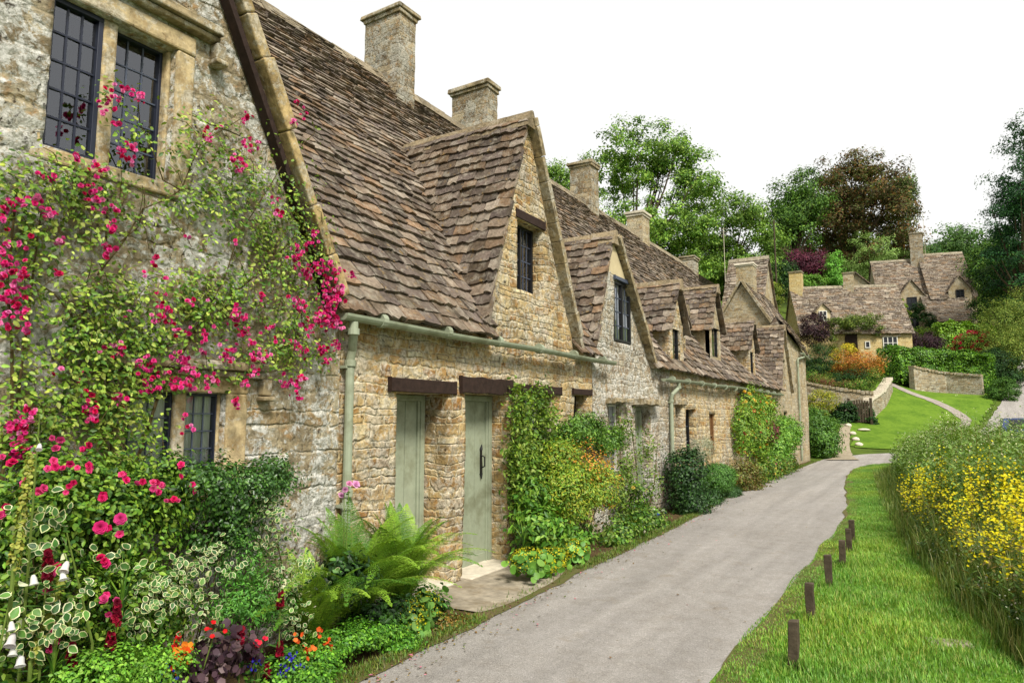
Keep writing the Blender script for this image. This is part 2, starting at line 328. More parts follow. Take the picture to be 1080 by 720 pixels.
# a small double rose (rings of petals) and simple flowers
def flowerbase(rings, petal=ROUND_V):
    V=[];F=[]; n=0; fb=BIG_F if len(petal)==12 else LEAF_F
    for (k,l,tilt,off,z) in rings:
        for i in range(k):
            a=2*math.pi*(i+off)/k; ct,st=math.cos(tilt),math.sin(tilt)
            P=petal*l; x=P[:,0]*ct-P[:,2]*st; zz=P[:,0]*st+P[:,2]*ct; y=P[:,1]
            V.append(np.c_[x*math.cos(a)-y*math.sin(a), x*math.sin(a)+y*math.cos(a), zz+z]); F.append(fb+n); n+=len(petal)
    return np.concatenate(V),np.concatenate(F)
ROSE=flowerbase([(5,.55,.15,0,0),(5,.48,.7,.5,.02),(4,.36,1.15,.2,.04)])
DAISY=flowerbase([(5,.5,.2,0,0)])
def blooms(acc,P,N,size,pal,base=ROSE,jit=.5,var=.15):
    n=len(P); nr=unit(N+np.random.normal(size=(n,3))*jit); acc.add(*stamp(base[0],base[1],frames(nr),P,np.random.uniform(.75,1.25,n)*size,palpick(pal,n,var)))
G_BRIGHT=[(120,160,40),(96,140,36),(140,176,54),(80,124,36)]
G_MID=[(96,138,42),(74,118,36),(122,160,50),(54,92,30)]
G_DARK=[(48,84,34),(38,70,32),(62,100,40),(30,56,26)]
G_YEL=[(168,186,52),(190,196,60),(140,168,44),(116,150,40)]
def shrub(name,label,cat,blobs,n,size,pal,shape=LEAF_V,clump=.09,nclump=None,inner=.3,mat='leaf',stems=6,group=None,up=.35,flowers=None,base=None,extra=None):
    if shape is ROUND_V and size>.05: shape=DISC_V
    b=np.array(blobs,float); cx,cy=(b[:,0].mean(),b[:,1].mean()) if base is None else base
    zb=gz(cx,cy); root=thing(name,label,cat,(cx,cy,zb),group); acc=Acc()
    nclump=nclump or max(12,n//70)
    P,N,i=inblobs(n,b,inner,clump,nclump); P[:,2]=np.maximum(P[:,2],ground(P[:,0],P[:,1])+.01)
    ccol=np.random.uniform(.78,1.2,(nclump,1))[i]
    foliage(acc,P,N,size,pal,shape,up,ccol=ccol)
    acc.build('foliage',M[mat],root)
    if stems:
        mb=MB(); s=float(b[:,3:5].mean()); h=float((b[:,2]).mean())
        for q in range(stems):
            k=b[random.randrange(len(b))]; e=Vector((k[0]+random.uniform(-.6,.6)*k[3],k[1]+random.uniform(-.6,.6)*k[4],k[2]+random.uniform(-.2,.5)*k[5]))
            st=Vector((cx+random.uniform(-.2,.2)*s,cy+random.uniform(-.2,.2)*s,zb-.05)); md=(st+e)/2+Vector((random.uniform(-.1,.1)*s,random.uniform(-.1,.1)*s,.1*s))
            r=max(.004,.02*s); mb.tube([st,md,e],[r,r*.7,r*.3],5)
        mb.build('stem',M['stem'],root)
    if flowers:
        nf,fs,fp,fb=flowers; A2=Acc(); P,N,_=inblobs(nf,b,0.0); P=P+N*size*.6; P[:,2]=np.maximum(P[:,2],ground(P[:,0],P[:,1])+.02); blooms(A2,P,N,fs,fp,fb); A2.build('blossoms',M['petal'],root)
    return root
def tree(name,label,cat,x,y,blobs,n,size,pal,trunk_r=.3,clump=.7,nclump=120,group=None,shape=LEAF_V,inner=.2,mat='leaf_dull',var=.25,zb=None):
    zb=gz(x,y) if zb is None else zb; root=thing(name,label,cat,(x,y,zb),group); acc=Acc(); b=np.array(blobs,float)
    sb=[]
    for q in b:   # break each mass into uneven boughs
        for _ in range(7):
            d=np.random.normal(size=3); d/=np.linalg.norm(d); k=np.random.uniform(.6,.82); sb.append([q[0]+d[0]*q[3]*.62,q[1]+d[1]*q[4]*.62,q[2]+d[2]*q[5]*.62,q[3]*k,q[4]*k,q[5]*k*.8])
    b=np.array(sb); nclump=int(nclump*1.7); n=int(n*2.2); P,N,i=inblobs(n,b,inner,clump*.55,nclump); ccol=np.random.uniform(1-var,1+var,(nclump,1))[i]
    var=max(var,.36); ccol=1.22*np.random.uniform(1-var,1+var,(nclump,1))[i]; foliage(acc,P,N,size*.8,pal,shape,.5,ccol=ccol); acc.build('crown',M[mat],root)
    mb=MB(); fork=Vector((x,y,zb+max(1.0,(b[:,2]-b[:,5]).min()-zb+.25*b[:,5].max())))
    mb.tube([(x,y,zb-.3),((x+fork.x)/2+trunk_r*.3,y,(zb+fork.z)/2),fork],[trunk_r*1.2,trunk_r,trunk_r*.8],9)
    cc=[]
    for q in range(min(26,nclump//4)):
        k=b[random.randrange(len(b))]; d=Vector(np.random.normal(size=3)).normalized()
        e=Vector((k[0]+d.x*k[3]*.85,k[1]+d.y*k[4]*.85,k[2]+d.z*k[5]*.85)); m1=fork.lerp(e,.35)+Vector((0,0,(e-fork).length*.08)); m2=fork.lerp(e,.7)
        mb.tube([fork,m1,m2,e],[trunk_r*.45,trunk_r*.28,trunk_r*.14,trunk_r*.05],6)
    mb.build('trunk',M['bark'],root); return root
# ---------------------------------------------------------------- building helpers
TILE_PAL=[(122,105,90),(137,120,103),(107,95,85),(150,134,117),(131,109,88),(116,103,95),(148,121,96),(94,83,74),(166,152,136),(124,110,100),(108,93,78),(132,118,106)]
TP=[tuple(q*.88 for q in lin(c)) for c in TILE_PAL]
def tiles(mb, P0, U, S, length, height, keep, e0=.17, e1=.075, w=(.15,.36), th=.030, pal=TP, skew=None):
    """courses of irregular stone slates; P0 eave corner, U along eave, S up the slope"""
    P0=Vector(P0); U=Vector(U).normalized(); S=Vector(S).normalized(); N=U.cross(S).normalized()
    if N.z<0: N=-N
    v=-.02
    while v<height:
        e=e0+(e1-e0)*min(1,v/max(height,.01)); u=random.uniform(-.02,.015); first=True
        while u<length-.02:
            ww=random.uniform(*w)*(.62+.38*e/e0)*(random.uniform(.4,1) if first else 1); first=False
            if u+ww>length-.08: ww=length-u+random.uniform(-.015,.02)
            c=P0+U*(u+ww/2)+S*(v+e/2)
            if keep(c):
                l=min(e*1.7,max(height-v,.03)); t=th*random.uniform(.65,1.4); lift=th*.9*random.uniform(.8,1.25); g=random.uniform(.002,.008)
                col=random.choice(pal); k=random.uniform(.72,1.22); col=tuple(q*k for q in col)
                a=u+g; b=u+ww-g; j=lambda s=.22: random.uniform(-s,s)*e*.55; tw=random.uniform(-.006,.006)
                sag=lambda x: noise.noise(Vector((c.x*.5,c.y*.5,v*.6)))*.03
                q=lambda uu,vv,nn: P0+U*uu+S*vv+N*(nn+sag(0))
                bot=[(a,v+j()),(a+(b-a)*.33,v+j(.3)-.006),(a+(b-a)*.68,v+j(.3)-.006),(b,v+j())]
                top=[q(x,y,lift+t+tw*(i-1.5)) for i,(x,y) in enumerate(bot)]+[q(b,v+l,.006+t*.4),q(a,v+l,.006+t*.4)]
                low=[q(x,y,lift-t*.2+tw*(i-1.5)) for i,(x,y) in enumerate(bot)]+[q(b,v+l,-.01),q(a,v+l,-.01)]
                mb.add(top+low,[(0,1,2,3,4,5),(0,6,7,1),(1,7,8,2),(2,8,9,3),(3,9,10,4),(5,11,6,0),(11,10,9,8,7,6)],col)
            u+=ww
        v+=e
def wall_grid(name, parent, mat, y0,y1,z0,ztop, openings, x=XF, step=.04, depth=.3, bulge=.018, to=None):
    """rubble wall face in the plane x with rectangular openings (y0,y1,z0,z1) and their reveals; ztop(y)"""
    zt=max(ztop(y0+(y1-y0)*i/200) for i in range(201))
    def lines(a,b,cuts):
        L=sorted({a,b}|{c for c in cuts if a<c<b}); out=[]
        for p,q in zip(L,L[1:]):
            k=max(1,round((q-p)/step)); out+=[p+(q-p)*i/k for i in range(k)]
        return out+[b]
    Y=lines(y0,y1,[c for o in openings for c in o[:2]]); Z=lines(z0,zt,[c for o in openings for c in o[2:4]])
    idx={}; V=[]; F=[]; UV=[]
    K=max(1,round(depth/.06))
    def P(i,j,k):
        key=(i,j,k)
        if key not in idx:
            y=Y[i]; z=min(Z[j],ztop(y)); xx=x+bulge*noise.noise(Vector((y*.8,z*.8,3)))*2-(depth*k/K)
            idx[key]=len(V); V.append((xx,y,z))
        return idx[key]
    hole=np.zeros((len(Y)-1,len(Z)-1),bool)
    for i in range(len(Y)-1):
        yc=(Y[i]+Y[i+1])/2; t=max(ztop(Y[i]),ztop(Y[i+1]))
        for j in range(len(Z)-1):
            zc=(Z[j]+Z[j+1])/2
            if any(o[0]<yc<o[1] and o[2]<zc<o[3] for o in openings): hole[i,j]=True; continue
            if Z[j]>=t-1e-4: continue
            F.append((P(i,j,0),P(i+1,j,0),P(i+1,j+1,0),P(i,j+1,0))); UV.append([(Y[a],Z[b]) for a,b in ((i,j),(i+1,j),(i+1,j+1),(i,j+1))])
    dd=depth/K
    for i in range(len(Y)-1):
        for j in range(len(Z)-1):
            if not hole[i,j]: continue
            for di,dj in ((-1,0),(1,0),(0,-1),(0,1)):
                a,b=i+di,j+dj
                if 0<=a<len(Y)-1 and 0<=b<len(Z)-1 and hole[a,b]: continue
                if di: e=((i+(di>0),j),(i+(di>0),j+1))
                else: e=((i,j+(dj>0)),(i+1,j+(dj>0)))
                if di<0 or dj>0: e=e[::-1]
                if di and True:
                    pass
                for k in range(K):
                    (a0,b0),(a1,b1)=e
                    F.append((P(a0,b0,k),P(a1,b1,k),P(a1,b1,k+1),P(a0,b0,k+1)))
                    UV.append([((Y[aa]+kk*dd*(1 if di else 0)),(Z[bb]+kk*dd*(1 if dj else 0))) for aa,bb,kk in ((a0,b0,k),(a1,b1,k),(a1,b1,k+1),(a0,b0,k+1))])
    off=wloc(parent); me=bpy.data.meshes.new(name)
    me.from_pydata([(v[0]-off.x,v[1]-off.y,v[2]-off.z) for v in V],[],F)
    ul=me.uv_layers.new(name='UVMap'); ul.data.foreach_set('uv',np.array(UV,np.float32).ravel())
    me.polygons.foreach_set('use_smooth',np.ones(len(F),bool)); me.materials.append(mat); me.update()
    o=bpy.data.objects.new(name,me); C.objects.link(o); o.parent=parent; return o
def poly_prism(mb, pts, d, col=(1,1,1)):
    """pts: polygon (3-D) extruded by vector d"""
    n=len(pts); d=Vector(d); vs=[Vector(p) for p in pts]+[Vector(p)+d for p in pts]
    mb.add(vs,[tuple(range(n)),tuple(range(2*n-1,n-1,-1))]+[(i,i+n,(i+1)%n+n,(i+1)%n) for i in range(n)],col)
def verge(mb, a, b, out, w=.07, th=.1, seg=.34, jit=.012):
    """slab ends laid along a sloping gable edge from a to b, projecting by out in +x"""
    a=Vector(a); b=Vector(b); L=(b-a).length; D=(b-a)/L; N=Vector((0,-D.z,D.y)); 
    if N.z<0: N=-N
    s=0
    while s<L:
        l=min(random.uniform(.6,1.3)*seg,L-s); c=a+D*(s+l/2); o=out+random.uniform(-jit,jit); t=th*random.uniform(.8,1.2)
        k=random.uniform(.75,1.2)
        mb.obox(c+Vector((o/2-.06,0,0))+N*(t/2), Vector((o/2+.06,0,0)), D*(l/2-.003), N*(t/2), (k,k,k)); s+=l
def window(parent, x, y0,y1,z0,z1, lights=1, cols=3, rows=5, frame='black', fw=.03, bars='lead', open_l=None, curtain=False, bw=.007, label=None, back=True):
    """leaded casement in the plane x facing +x: frame > came, pane, curtain"""
    f=MB(); d=.03
    f.box(x-d,x+d,y0,y1,z1-fw,z1); f.box(x-d,x+d,y0,y1,z0,z0+fw); zz0,zz1=z0+fw,z1-fw
    n=lights; W=(y1-y0); ws=[y0+W*i/n for i in range(n+1)]
    f.box(x-d,x+d,y0,y0+fw,zz0,zz1); f.box(x-d,x+d,y1-fw,y1,zz0,zz1)
    for i in range(1,n): f.box(x-d,x+d,ws[i]-fw/2,ws[i]+fw/2,zz0,zz1)
    fo=f.build('window',M[frame],parent,bevel=.003)
    if label: fo['label']=label
    c=MB(); p=MB()
    for i in range(n):
        a=ws[i]+(fw if i==0 else fw/2); b=ws[i+1]-(fw if i==n-1 else fw/2)
        for k in range(1,cols): yy=a+(b-a)*k/cols; c.box(x-.004,x+.006,yy-bw,yy+bw,zz0,zz1)
        for k in range(1,rows): q=zz0+(zz1-zz0)*k/rows; c.box(x-.003,x+.008,a,b,q-bw,q+bw)
        for k in range(cols):
            for l in range(rows):
                ya,yb=a+(b-a)*k/cols,a+(b-a)*(k+1)/cols; za,zb=zz0+(zz1-zz0)*l/rows,zz0+(zz1-zz0)*(l+1)/rows
                t1,t2=random.uniform(-.0022,.0022),random.uniform(-.0022,.0022); X=x-.001
                p.add([(X+t1,ya,za),(X-t1,yb,za),(X-t1+t2,yb,zb),(X+t1+t2,ya,zb)],[(0,1,2,3)])
    c.build('glazing_bars',M[bars],fo); p.build('pane',M['glass'],fo)
    if curtain:
        cu=MB(); m=40; pts=[]
        for i in range(m+1):
            y=y0+W*i/m; pts.append((x-.03+.010*math.sin(i*1.9),y))
        cu.add([(a,y,z) for a,y in pts for z in (z0,z1)],[(2*i,2*i+2,2*i+3,2*i+1) for i in range(m)]); cu.build('curtain',M['cloth'],fo,smooth=True)
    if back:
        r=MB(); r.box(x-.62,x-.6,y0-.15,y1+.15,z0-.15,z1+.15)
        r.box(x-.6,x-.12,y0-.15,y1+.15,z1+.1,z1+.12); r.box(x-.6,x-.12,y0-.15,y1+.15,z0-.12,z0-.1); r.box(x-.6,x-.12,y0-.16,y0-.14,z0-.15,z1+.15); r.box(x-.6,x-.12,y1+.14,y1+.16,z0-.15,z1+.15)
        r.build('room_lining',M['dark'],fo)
    return fo
def lintel(parent,y0,y1,z0,z1,x=XF,out=.05,mat='oak',name='lintel',rag=.0,dep=.2):
    mb=MB(); n=8
    pts=[]
    for i in range(n+1):
        y=y0+(y1-y0)*i/n; pts.append((y,z0+random.uniform(-rag,rag),z1+random.uniform(-rag,rag)))
    vs=[]
    for (y,a,b) in pts: vs+=[(x-dep,y,a),(x+out,y,a),(x+out,y,b),(x-dep,y,b)]
    fs=[(4*i+k,4*i+4+k,4*i+4+(k+1)%4,4*i+(k+1)%4) for i in range(n) for k in range(4)]+[(3,2,1,0),(4*n,4*n+1,4*n+2,4*n+3)]
    mb.add(vs,fs); return mb.build(name,M[mat],parent,bevel=.006)
def door(parent,x,y0,y1,z0,z1,planks=3,hy=None,fw=.06,label=None):
    """plank door in plane x with frame; door > handle, frame"""
    mb=MB(); n=planks; a,b=y0+fw,y1-fw
    for i in range(n):
        p,q=a+(b-a)*i/n,a+(b-a)*(i+1)/n; mb.box(x-.05,x-.012,p+.003,q-.003,z0+.01,z1-fw)
    mb.box(x-.052,x-.03,a,b,z0+.01,z1-fw); mb.box(x-.02,x-.002,a,b,z0+.01,z0+.14)
    o=mb.build('door',M['sage'],parent,bevel=.003)
    if label: o['label']=label
    f=MB(); f.box(x-.07,x+.03,y0,a,z0,z1); f.box(x-.07,x+.03,b,y1,z0,z1); f.box(x-.07,x+.03,a,b,z1-fw,z1)
    f.box(x-.02,x+.014,a,a+.03,z0,z1-fw); f.box(x-.02,x+.014,b-.03,b,z0,z1-fw); f.build('door_frame',M['sage'],o,bevel=.004)
    if hy:
        h=MB(); zc=1.12; h.box(x-.003,x+.006,hy-.014,hy+.014,zc-.15,zc+.15); h.tube([(x,hy,zc+.07),(x+.05,hy,zc+.05),(x+.05,hy,zc-.05),(x,hy,zc-.07)],.009,6)
        h.tube([(x,hy,zc+.13),(x+.01,hy,zc+.19)],[.02,.004],6); h.tube([(x,hy,zc-.13),(x+.01,hy,zc-.19)],[.02,.004],6); h.build('handle',M['black'],o)
    return o
def chimney(parent,cx,cy,z0,z1,wx,wy,mat='chimney',cap='coping'):
    """masonry stack with oversailing cap; chimney > cap"""
    mb=MB(); n=14
    rings=[]
    for i in range(n+1):
        z=z0+(z1-z0)*i/n; j=lambda: random.uniform(-.008,.008)
        rings+=[(cx-wx/2+j(),cy-wy/2+j(),z),(cx+wx/2+j(),cy-wy/2+j(),z),(cx+wx/2+j(),cy+wy/2+j(),z),(cx-wx/2+j(),cy+wy/2+j(),z)]
    mb.add(rings,[(4*i+k,4*i+(k+1)%4,4*i+4+(k+1)%4,4*i+4+k) for i in range(n) for k in range(4)]+[(4*n,4*n+1,4*n+2,4*n+3)])
    o=mb.build('chimney',M[mat],parent); c=MB(); e=.06
    c.box(cx-wx/2-e*.5,cx+wx/2+e*.5,cy-wy/2-e*.5,cy+wy/2+e*.5,z1-.02,z1+.05,j=.01); c.box(cx-wx/2-e,cx+wx/2+e,cy-wy/2-e,cy+wy/2+e,z1+.053,z1+.13,j=.014)
    c.build('chimney_cap',M[cap],o,bevel=.012); return o
def gutter(parent,x,y0,y1,z,r=.055,slope=0.0):
    mb=MB(); n=int((y1-y0)/.5)+1; m=8; vs=[];
    for i in range(n+1):
        y=y0+(y1-y0)*i/n; zz=z+slope*i/n+.006*math.sin(y*2)
        for rr in (r,r-.006):
            vs+=[(x+rr*math.cos(math.pi+math.pi*k/m),y,zz+rr*math.sin(math.pi+math.pi*k/m)) for k in range(m+1)]
    w=2*(m+1); fs=[]
    for i in range(n):
        for k in range(m):
            fs.append((i*w+k,i*w+k+1,(i+1)*w+k+1,(i+1)*w+k)); fs.append((i*w+m+1+k,(i+1)*w+m+1+k,(i+1)*w+m+2+k,i*w+m+2+k))
        fs.append((i*w+m,i*w+w-1,(i+1)*w+w-1,(i+1)*w+m)); fs.append((i*w,(i+1)*w,(i+1)*w+m+1,i*w+m+1))
    for i in (0,n):
        fs.append(tuple(i*w+k for k in range(m+1)))
    mb.add(vs,fs)
    y=y0+.45
    while y<y1: # union collars and brackets
        mb.tube([(x,y-.03,z-.002),(x,y+.03,z-.002)],r+.006,12); mb.box(x-.11,x,y-.012,y+.012,z-.03,z-.01); y+=.92
    return mb.build('gutter',M['sage'],parent,smooth=False)
def downpipe(parent,x,y,z0,z1,zt,xg,yg,r=.036):
    mb=MB(); mb.tube([(xg,yg,zt),(xg,yg,zt-.09),(x+.02,y,zt-.22),(x,y,zt-.30),(x,y,z0)],r,12)
    for z in (zt-.08,zt-.33,z1,z0+.9): mb.tube([(x if z<zt-.2 else xg,y if z<zt-.2 else yg,z-.025),(x if z<zt-.2 else xg,y if z<zt-.2 else yg,z+.025)],r+.012,12)
    for z in (zt-.36,z0+.9): mb.box(x-.06,x+.01,y-.055,y+.055,z-.012,z+.012)
    return mb.build('downpipe',M['sage'],parent,smooth=False)
# ================================================================= THE TERRACE
SL=1.36; EX=-4.0; EZ=2.47; RX=-7.45; RZ=EZ+SL*(EX-RX)
def zmain(x): return EZ+SL*(EX-x) if x>RX else RZ-SL*(RX-x)
# street gables and dormers: apex y/z, left foot, right foot, foot z, front x
GB=dict(A=dict(ya=1.88,za=6.42,yl=-.3,yr=3.86,zf=2.62,xf=XF), B=dict(ya=7.04,za=5.32,yl=6.10,yr=8.36,zf=2.47,xf=XF), C=dict(ya=9.66,za=4.42,yl=8.93,yr=11.28,zf=2.5,xf=XF),
 D=dict(ya=12.82,za=4.22,yl=12.36,yr=13.3,zf=3.3,xf=XF-.02), D2=dict(ya=13.85,za=3.86,yl=13.6,yr=14.1,zf=3.55,xf=-4.35), E=dict(ya=16.35,za=4.72,yl=15.85,yr=16.95,zf=3.72,xf=-4.36),
 F=dict(ya=19.55,za=4.32,yl=19.12,yr=20.0,zf=3.5,xf=-4.2), G=dict(ya=23.9,za=4.62,yl=23.0,yr=25.0,zf=2.5,xf=XF))
def zg(g,y):
    if y<=g['yl'] or y>=g['yr']: return -9
    if y<g['ya']: return g['zf']+(g['za']-g['zf'])*(y-g['yl'])/(g['ya']-g['yl'])
    return g['zf']+(g['za']-g['zf'])*(g['yr']-y)/(g['yr']-g['ya'])
HXZ=lambda y: 4.55-(y-24.6)*.135            # sloping wall head of the last cottage
def keep_main(c):
    for k,g in GB.items():
        if g['yl']-.0<c.y<g['yr'] and c.z<zg(g,c.y)+.0 and c.x<g['xf']+(.3 if g['zf']<2.7 else .0): return False
        if g['zf']<2.7 and g['yl']+.06<c.y<g['yr']-.06 and c.x>XF-.15: return False
    if c.y>24.4 and c.z<HXZ(c.y)+.2: return False
    if c.x>RX-.05 and c.z>4.35 and c.y>24.9-(c.x-RX)*1.25: return False
    return True
def main_roof(parent,y0,y1,coarse=1.0,mat='tile',dens=1.0,ridge=True,x0=None):
    mb=MB(); hyp=math.hypot(1,SL); S=Vector((-1,0,SL)).normalized()
    tiles(mb,(EX,y0,EZ),(0,1,0),S,y1-y0,(EX-RX)*hyp,keep_main,e0=.17*coarse,e1=.07*coarse,w=(.15*coarse,.34*coarse))
    tiles(mb,(2*RX-EX,y0,EZ),(0,1,0),Vector((1,0,SL)),y1-y0,(EX-RX)*hyp,lambda c: True,e0=.35,e1=.25,w=(.5,.9))
    # underlay
    if y1>25: mb.add([(RX,y0,RZ-.05),(RX,24.8,RZ-.05),(-6.0,y0,zmain(-6.0)-.05)],[(0,1,2)],lin((50,44,38))); mb.add([(RX,24.8,RZ-.05),(-6.0,23,zmain(-6)-.05),(-6.0,23,2.4),(RX,24.8,2.4)],[(0,1,2,3)],lin((90,80,64)))
    else: mb.add([(XF-.03,y0,zmain(XF-.03)-.05),(XF-.03,y1,zmain(XF-.03)-.05),(RX,y1,RZ-.05),(RX,y0,RZ-.05)],[(0,1,2,3)],lin((50,44,38)))
    if ridge:
        y=y0; y1=min(y1,24.9)
        while y<y1:
            l=min(random.uniform(.35,.6),y1-y); k=random.uniform(.8,1.25); c=tuple(q*k for q in lin((138,126,104))); dz=random.uniform(-.012,.012)
            poly_prism(mb,[(RX-.17,y,RZ-.13+dz),(RX-.02,y,RZ+.085+dz),(RX+.02,y,RZ+.085+dz),(RX+.17,y,RZ-.13+dz)],(0,l-.01,0),c); y+=l
    return mb.build('roof',M[mat],parent)
def gable_roof(parent,g,e0=.155,e1=.115,w=(.15,.34),name='gable_roof',out=.08,xback=None,tip=True):
    mb=MB(); ya,za,yl,yr,zf,xf=[g[k] for k in('ya','za','yl','yr','zf','xf')]
    xe=EX-(za-EZ)/SL-.25 if xback is None else xback; X0=xf+out
    keep=lambda c: c.z>zmain(c.x)-.10
    for yy in (yl,yr):
        S=Vector((0,ya-yy,za-zf)); tiles(mb,(X0,yy-(0.05 if yy==yl else -.05),zf-.06),(-1,0,0),S,X0-xe,S.length+.06,keep,e0,e1,w)
        mb.add([(xf-.02,yy,zf-.05),(xe,yy,zf-.05),(xe,ya,za-.05),(xf-.02,ya,za-.05)],[(0,1,2,3)],lin((50,44,38)))
    x=X0+.03
    while x>xe:
        l=random.uniform(.25,.45); k=random.uniform(.8,1.2); c=tuple(q*k for q in lin((150,134,106))); d=random.uniform(-.01,.01)
        poly_prism(mb,[(x,ya-.13,za-.15+d),(x,ya-.02,za+.075+d),(x,ya+.02,za+.075+d),(x,ya+.13,za-.15+d)],(-l+.008,0,0),c); x-=l
    return mb.build(name,M['tile'],parent)
def gable_verge(parent,g,out=.14,th=.09,left=True,mat='coping'):
    mb=MB(); ya,za,yl,yr,zf,xf=[g[k] for k in('ya','za','yl','yr','zf','xf')]
    verge(mb,(xf,yr+.02,zf-.05),(xf,ya,za-.02),out,th=th)
    if left: verge(mb,(xf,yl-.02,zf-.05),(xf,ya,za-.02),out*.45,th=.035)
    return mb.build('verge',M[mat],parent,bevel=.008)
eave=lambda y: 2.50
def closewalls(root,y0,y1,mat='wall_far',left=False,right=False):
    mb=MB(); xb=2*RX-EX+.12
    mb.add([(xb,y0,-.3),(xb,y1,-.3),(xb,y1,2.5),(xb,y0,2.5)],[(0,1,2,3)])
    for f,y in ((left,y0),(right,y1)):
        if f: mb.add([(XF-.02,y,-.3),(xb,y,-.3),(xb,y,zmain(xb)-.06),(RX,y,RZ-.06),(XF-.02,y,zmain(XF)-.08)],[(0,1,2,3,4)])
    mb.build('rear_wall',M[mat],root)
# ---------------------------------------------------------------- A: nearest cottage with the big gable
A=thing('stone_cottage','nearest cottage with tall gable, lichen-crusted wall and pink climbing roses','house',(XF,1.9,0),'cottages of the stone terrace')
wall_grid('wall',A,M['wall_near'],-1.0,4.03,-.1,lambda y: max(2.6,zg(GB['A'],y)-.02),[(1.73,2.48,3.10,4.02),(2.30,2.97,1.15,1.77)],step=.03,bulge=.022,depth=.2)
gable_roof(A,GB['A'],e0=.3,e1=.25,w=(.4,.7),out=.05)
main_roof(A,-1.0,3.84,coarse=1.15); closewalls(A,-1.0,4.03,left=True)
v=MB(); g=GB['A']; verge(v,(XF,g['yr']+.03,g['zf']-.06),(XF,g['ya'],g['za']),.15,th=.095,seg=.5,jit=.01); v.build('verge',M['verge_stone'],A,bevel=.012)
v=MB()
a=Vector((XF,g['yr']-.0,g['zf']-.10)); b=Vector((XF,g['ya'],g['za']-.06)); D=(b-a).normalized(); Nn=Vector((0,-D.z,D.y)); Nn=Nn if Nn.z>0 else -Nn
v.obox((a+b)/2+Vector((.055,0,0))-Nn*.028,(.045,0,0),D*((b-a).length/2),Nn*.022); v.build('bargeboard',M['oak'],A,bevel=.004)
# stone mullioned windows
def mullioned(root,y0,y1,z0,z1,mull,sw,hood,name):
    s=MB(); o=.022; x0,x1=XF-.17,XF+o
    s.box(x0,x1,y0-sw,y0,z0-.0,z1,j=.003); s.box(x0,x1,y1,y1+sw,z0-.0,z1,j=.003)
    s.box(x0,x1+.004,y0-sw,y1+sw,z1,z1+.13,j=.003); s.box(x0,XF+.025,y0-sw*.5,y1+sw*.5,z0-.08,z0,j=.004)
    s.box(XF-.15,XF-.02,mull-.042,mull+.042,z0,z1)
    s.box(x0+.03,XF-.04,y0,y0+.03,z0,z1); s.box(x0+.03,XF-.04,y1-.03,y1,z0,z1)
    o_=s.build(name,M['ashlar'],root,bevel=.014)
    h=MB(); ya,yb,hz=hood; h.box(XF-.05,XF+.10,ya,yb,hz,hz+.065,j=.006); h.box(XF-.05,XF+.07,ya,yb,hz-.04,hz-.003,j=.004)
    for q in (ya,yb): h.box(XF-.04,XF+.08,q-.035,q+.035,hz-.16,hz-.043,j=.004); h.box(XF-.04,XF+.10,q-.05,q+.05,hz-.20,hz-.163,j=.004)
    h.build('drip_mould',M['coping'],o_,bevel=.010)
mullioned(A,1.73,2.48,3.10,4.02,2.075,.13,(1.42,2.76,4.22),'window_surround')
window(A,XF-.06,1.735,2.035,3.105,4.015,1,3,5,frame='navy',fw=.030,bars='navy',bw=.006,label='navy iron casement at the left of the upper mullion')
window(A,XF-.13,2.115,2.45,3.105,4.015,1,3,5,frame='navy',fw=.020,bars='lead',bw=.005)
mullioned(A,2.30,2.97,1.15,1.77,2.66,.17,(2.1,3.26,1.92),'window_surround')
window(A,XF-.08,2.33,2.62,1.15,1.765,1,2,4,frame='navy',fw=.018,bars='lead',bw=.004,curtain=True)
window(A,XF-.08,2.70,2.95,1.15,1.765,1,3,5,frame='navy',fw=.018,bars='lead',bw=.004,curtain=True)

# ---------------------------------------------------------------- B
B=thing('stone_cottage','golden cottage with two sage green doors and a steep slate gable','house',(XF,6.5,0),'cottages of the stone terrace')
wall_grid('wall',B,M['wall_gold'],4.03,8.9,-.1,lambda y: max(2.5,zg(GB['B'],y)-.02),[(4.74,5.50,-.1,1.84),(5.78,6.62,-.1,1.86),(6.86,7.76,.85,1.9),(8.34,8.74,1.25,1.92),(6.82,7.46,3.12,3.99)],step=.035,depth=.36)
main_roof(B,3.84,8.9); gable_roof(B,GB['B']); gable_verge(B,GB['B']); closewalls(B,4.03,8.9)
lintel(B,4.62,5.60,1.84,1.965,name='lintel',out=.035); lintel(B,5.68,6.68,1.865,2.03,rag=.012,out=.045); lintel(B,6.73,7.92,1.90,2.0,out=.03,rag=.004); lintel(B,8.26,8.85,1.92,2.0,out=.03); lintel(B,6.78,7.50,3.99,4.10,out=.03)
door(B,XF-.30,4.76,5.48,-.02,1.83,hy=None,label='sage green door deep in its stone reveal')
door(B,XF-.22,5.80,6.60,-.02,1.85,hy=6.42,label='sage green door with black iron pull handle')
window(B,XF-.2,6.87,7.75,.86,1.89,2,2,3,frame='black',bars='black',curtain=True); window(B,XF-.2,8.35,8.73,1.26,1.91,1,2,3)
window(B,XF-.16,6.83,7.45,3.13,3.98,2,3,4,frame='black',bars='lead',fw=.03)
gutter(B,XF+.15,3.9,9.35,2.43); downpipe(B,XF+.06,4.08,.0,1.0,2.38,XF+.15,4.02)

chimney(B,RX,8.2,6.4,8.24,.75,.42)
s=MB(); s.box(XF-.35,XF+.12,5.75,6.65,-.12,.03,j=.008); s.box(XF-.35,XF+.1,4.72,5.52,-.12,.03,j=.006); s.build('doorstep',M['pale_stone'],B,bevel=.012)
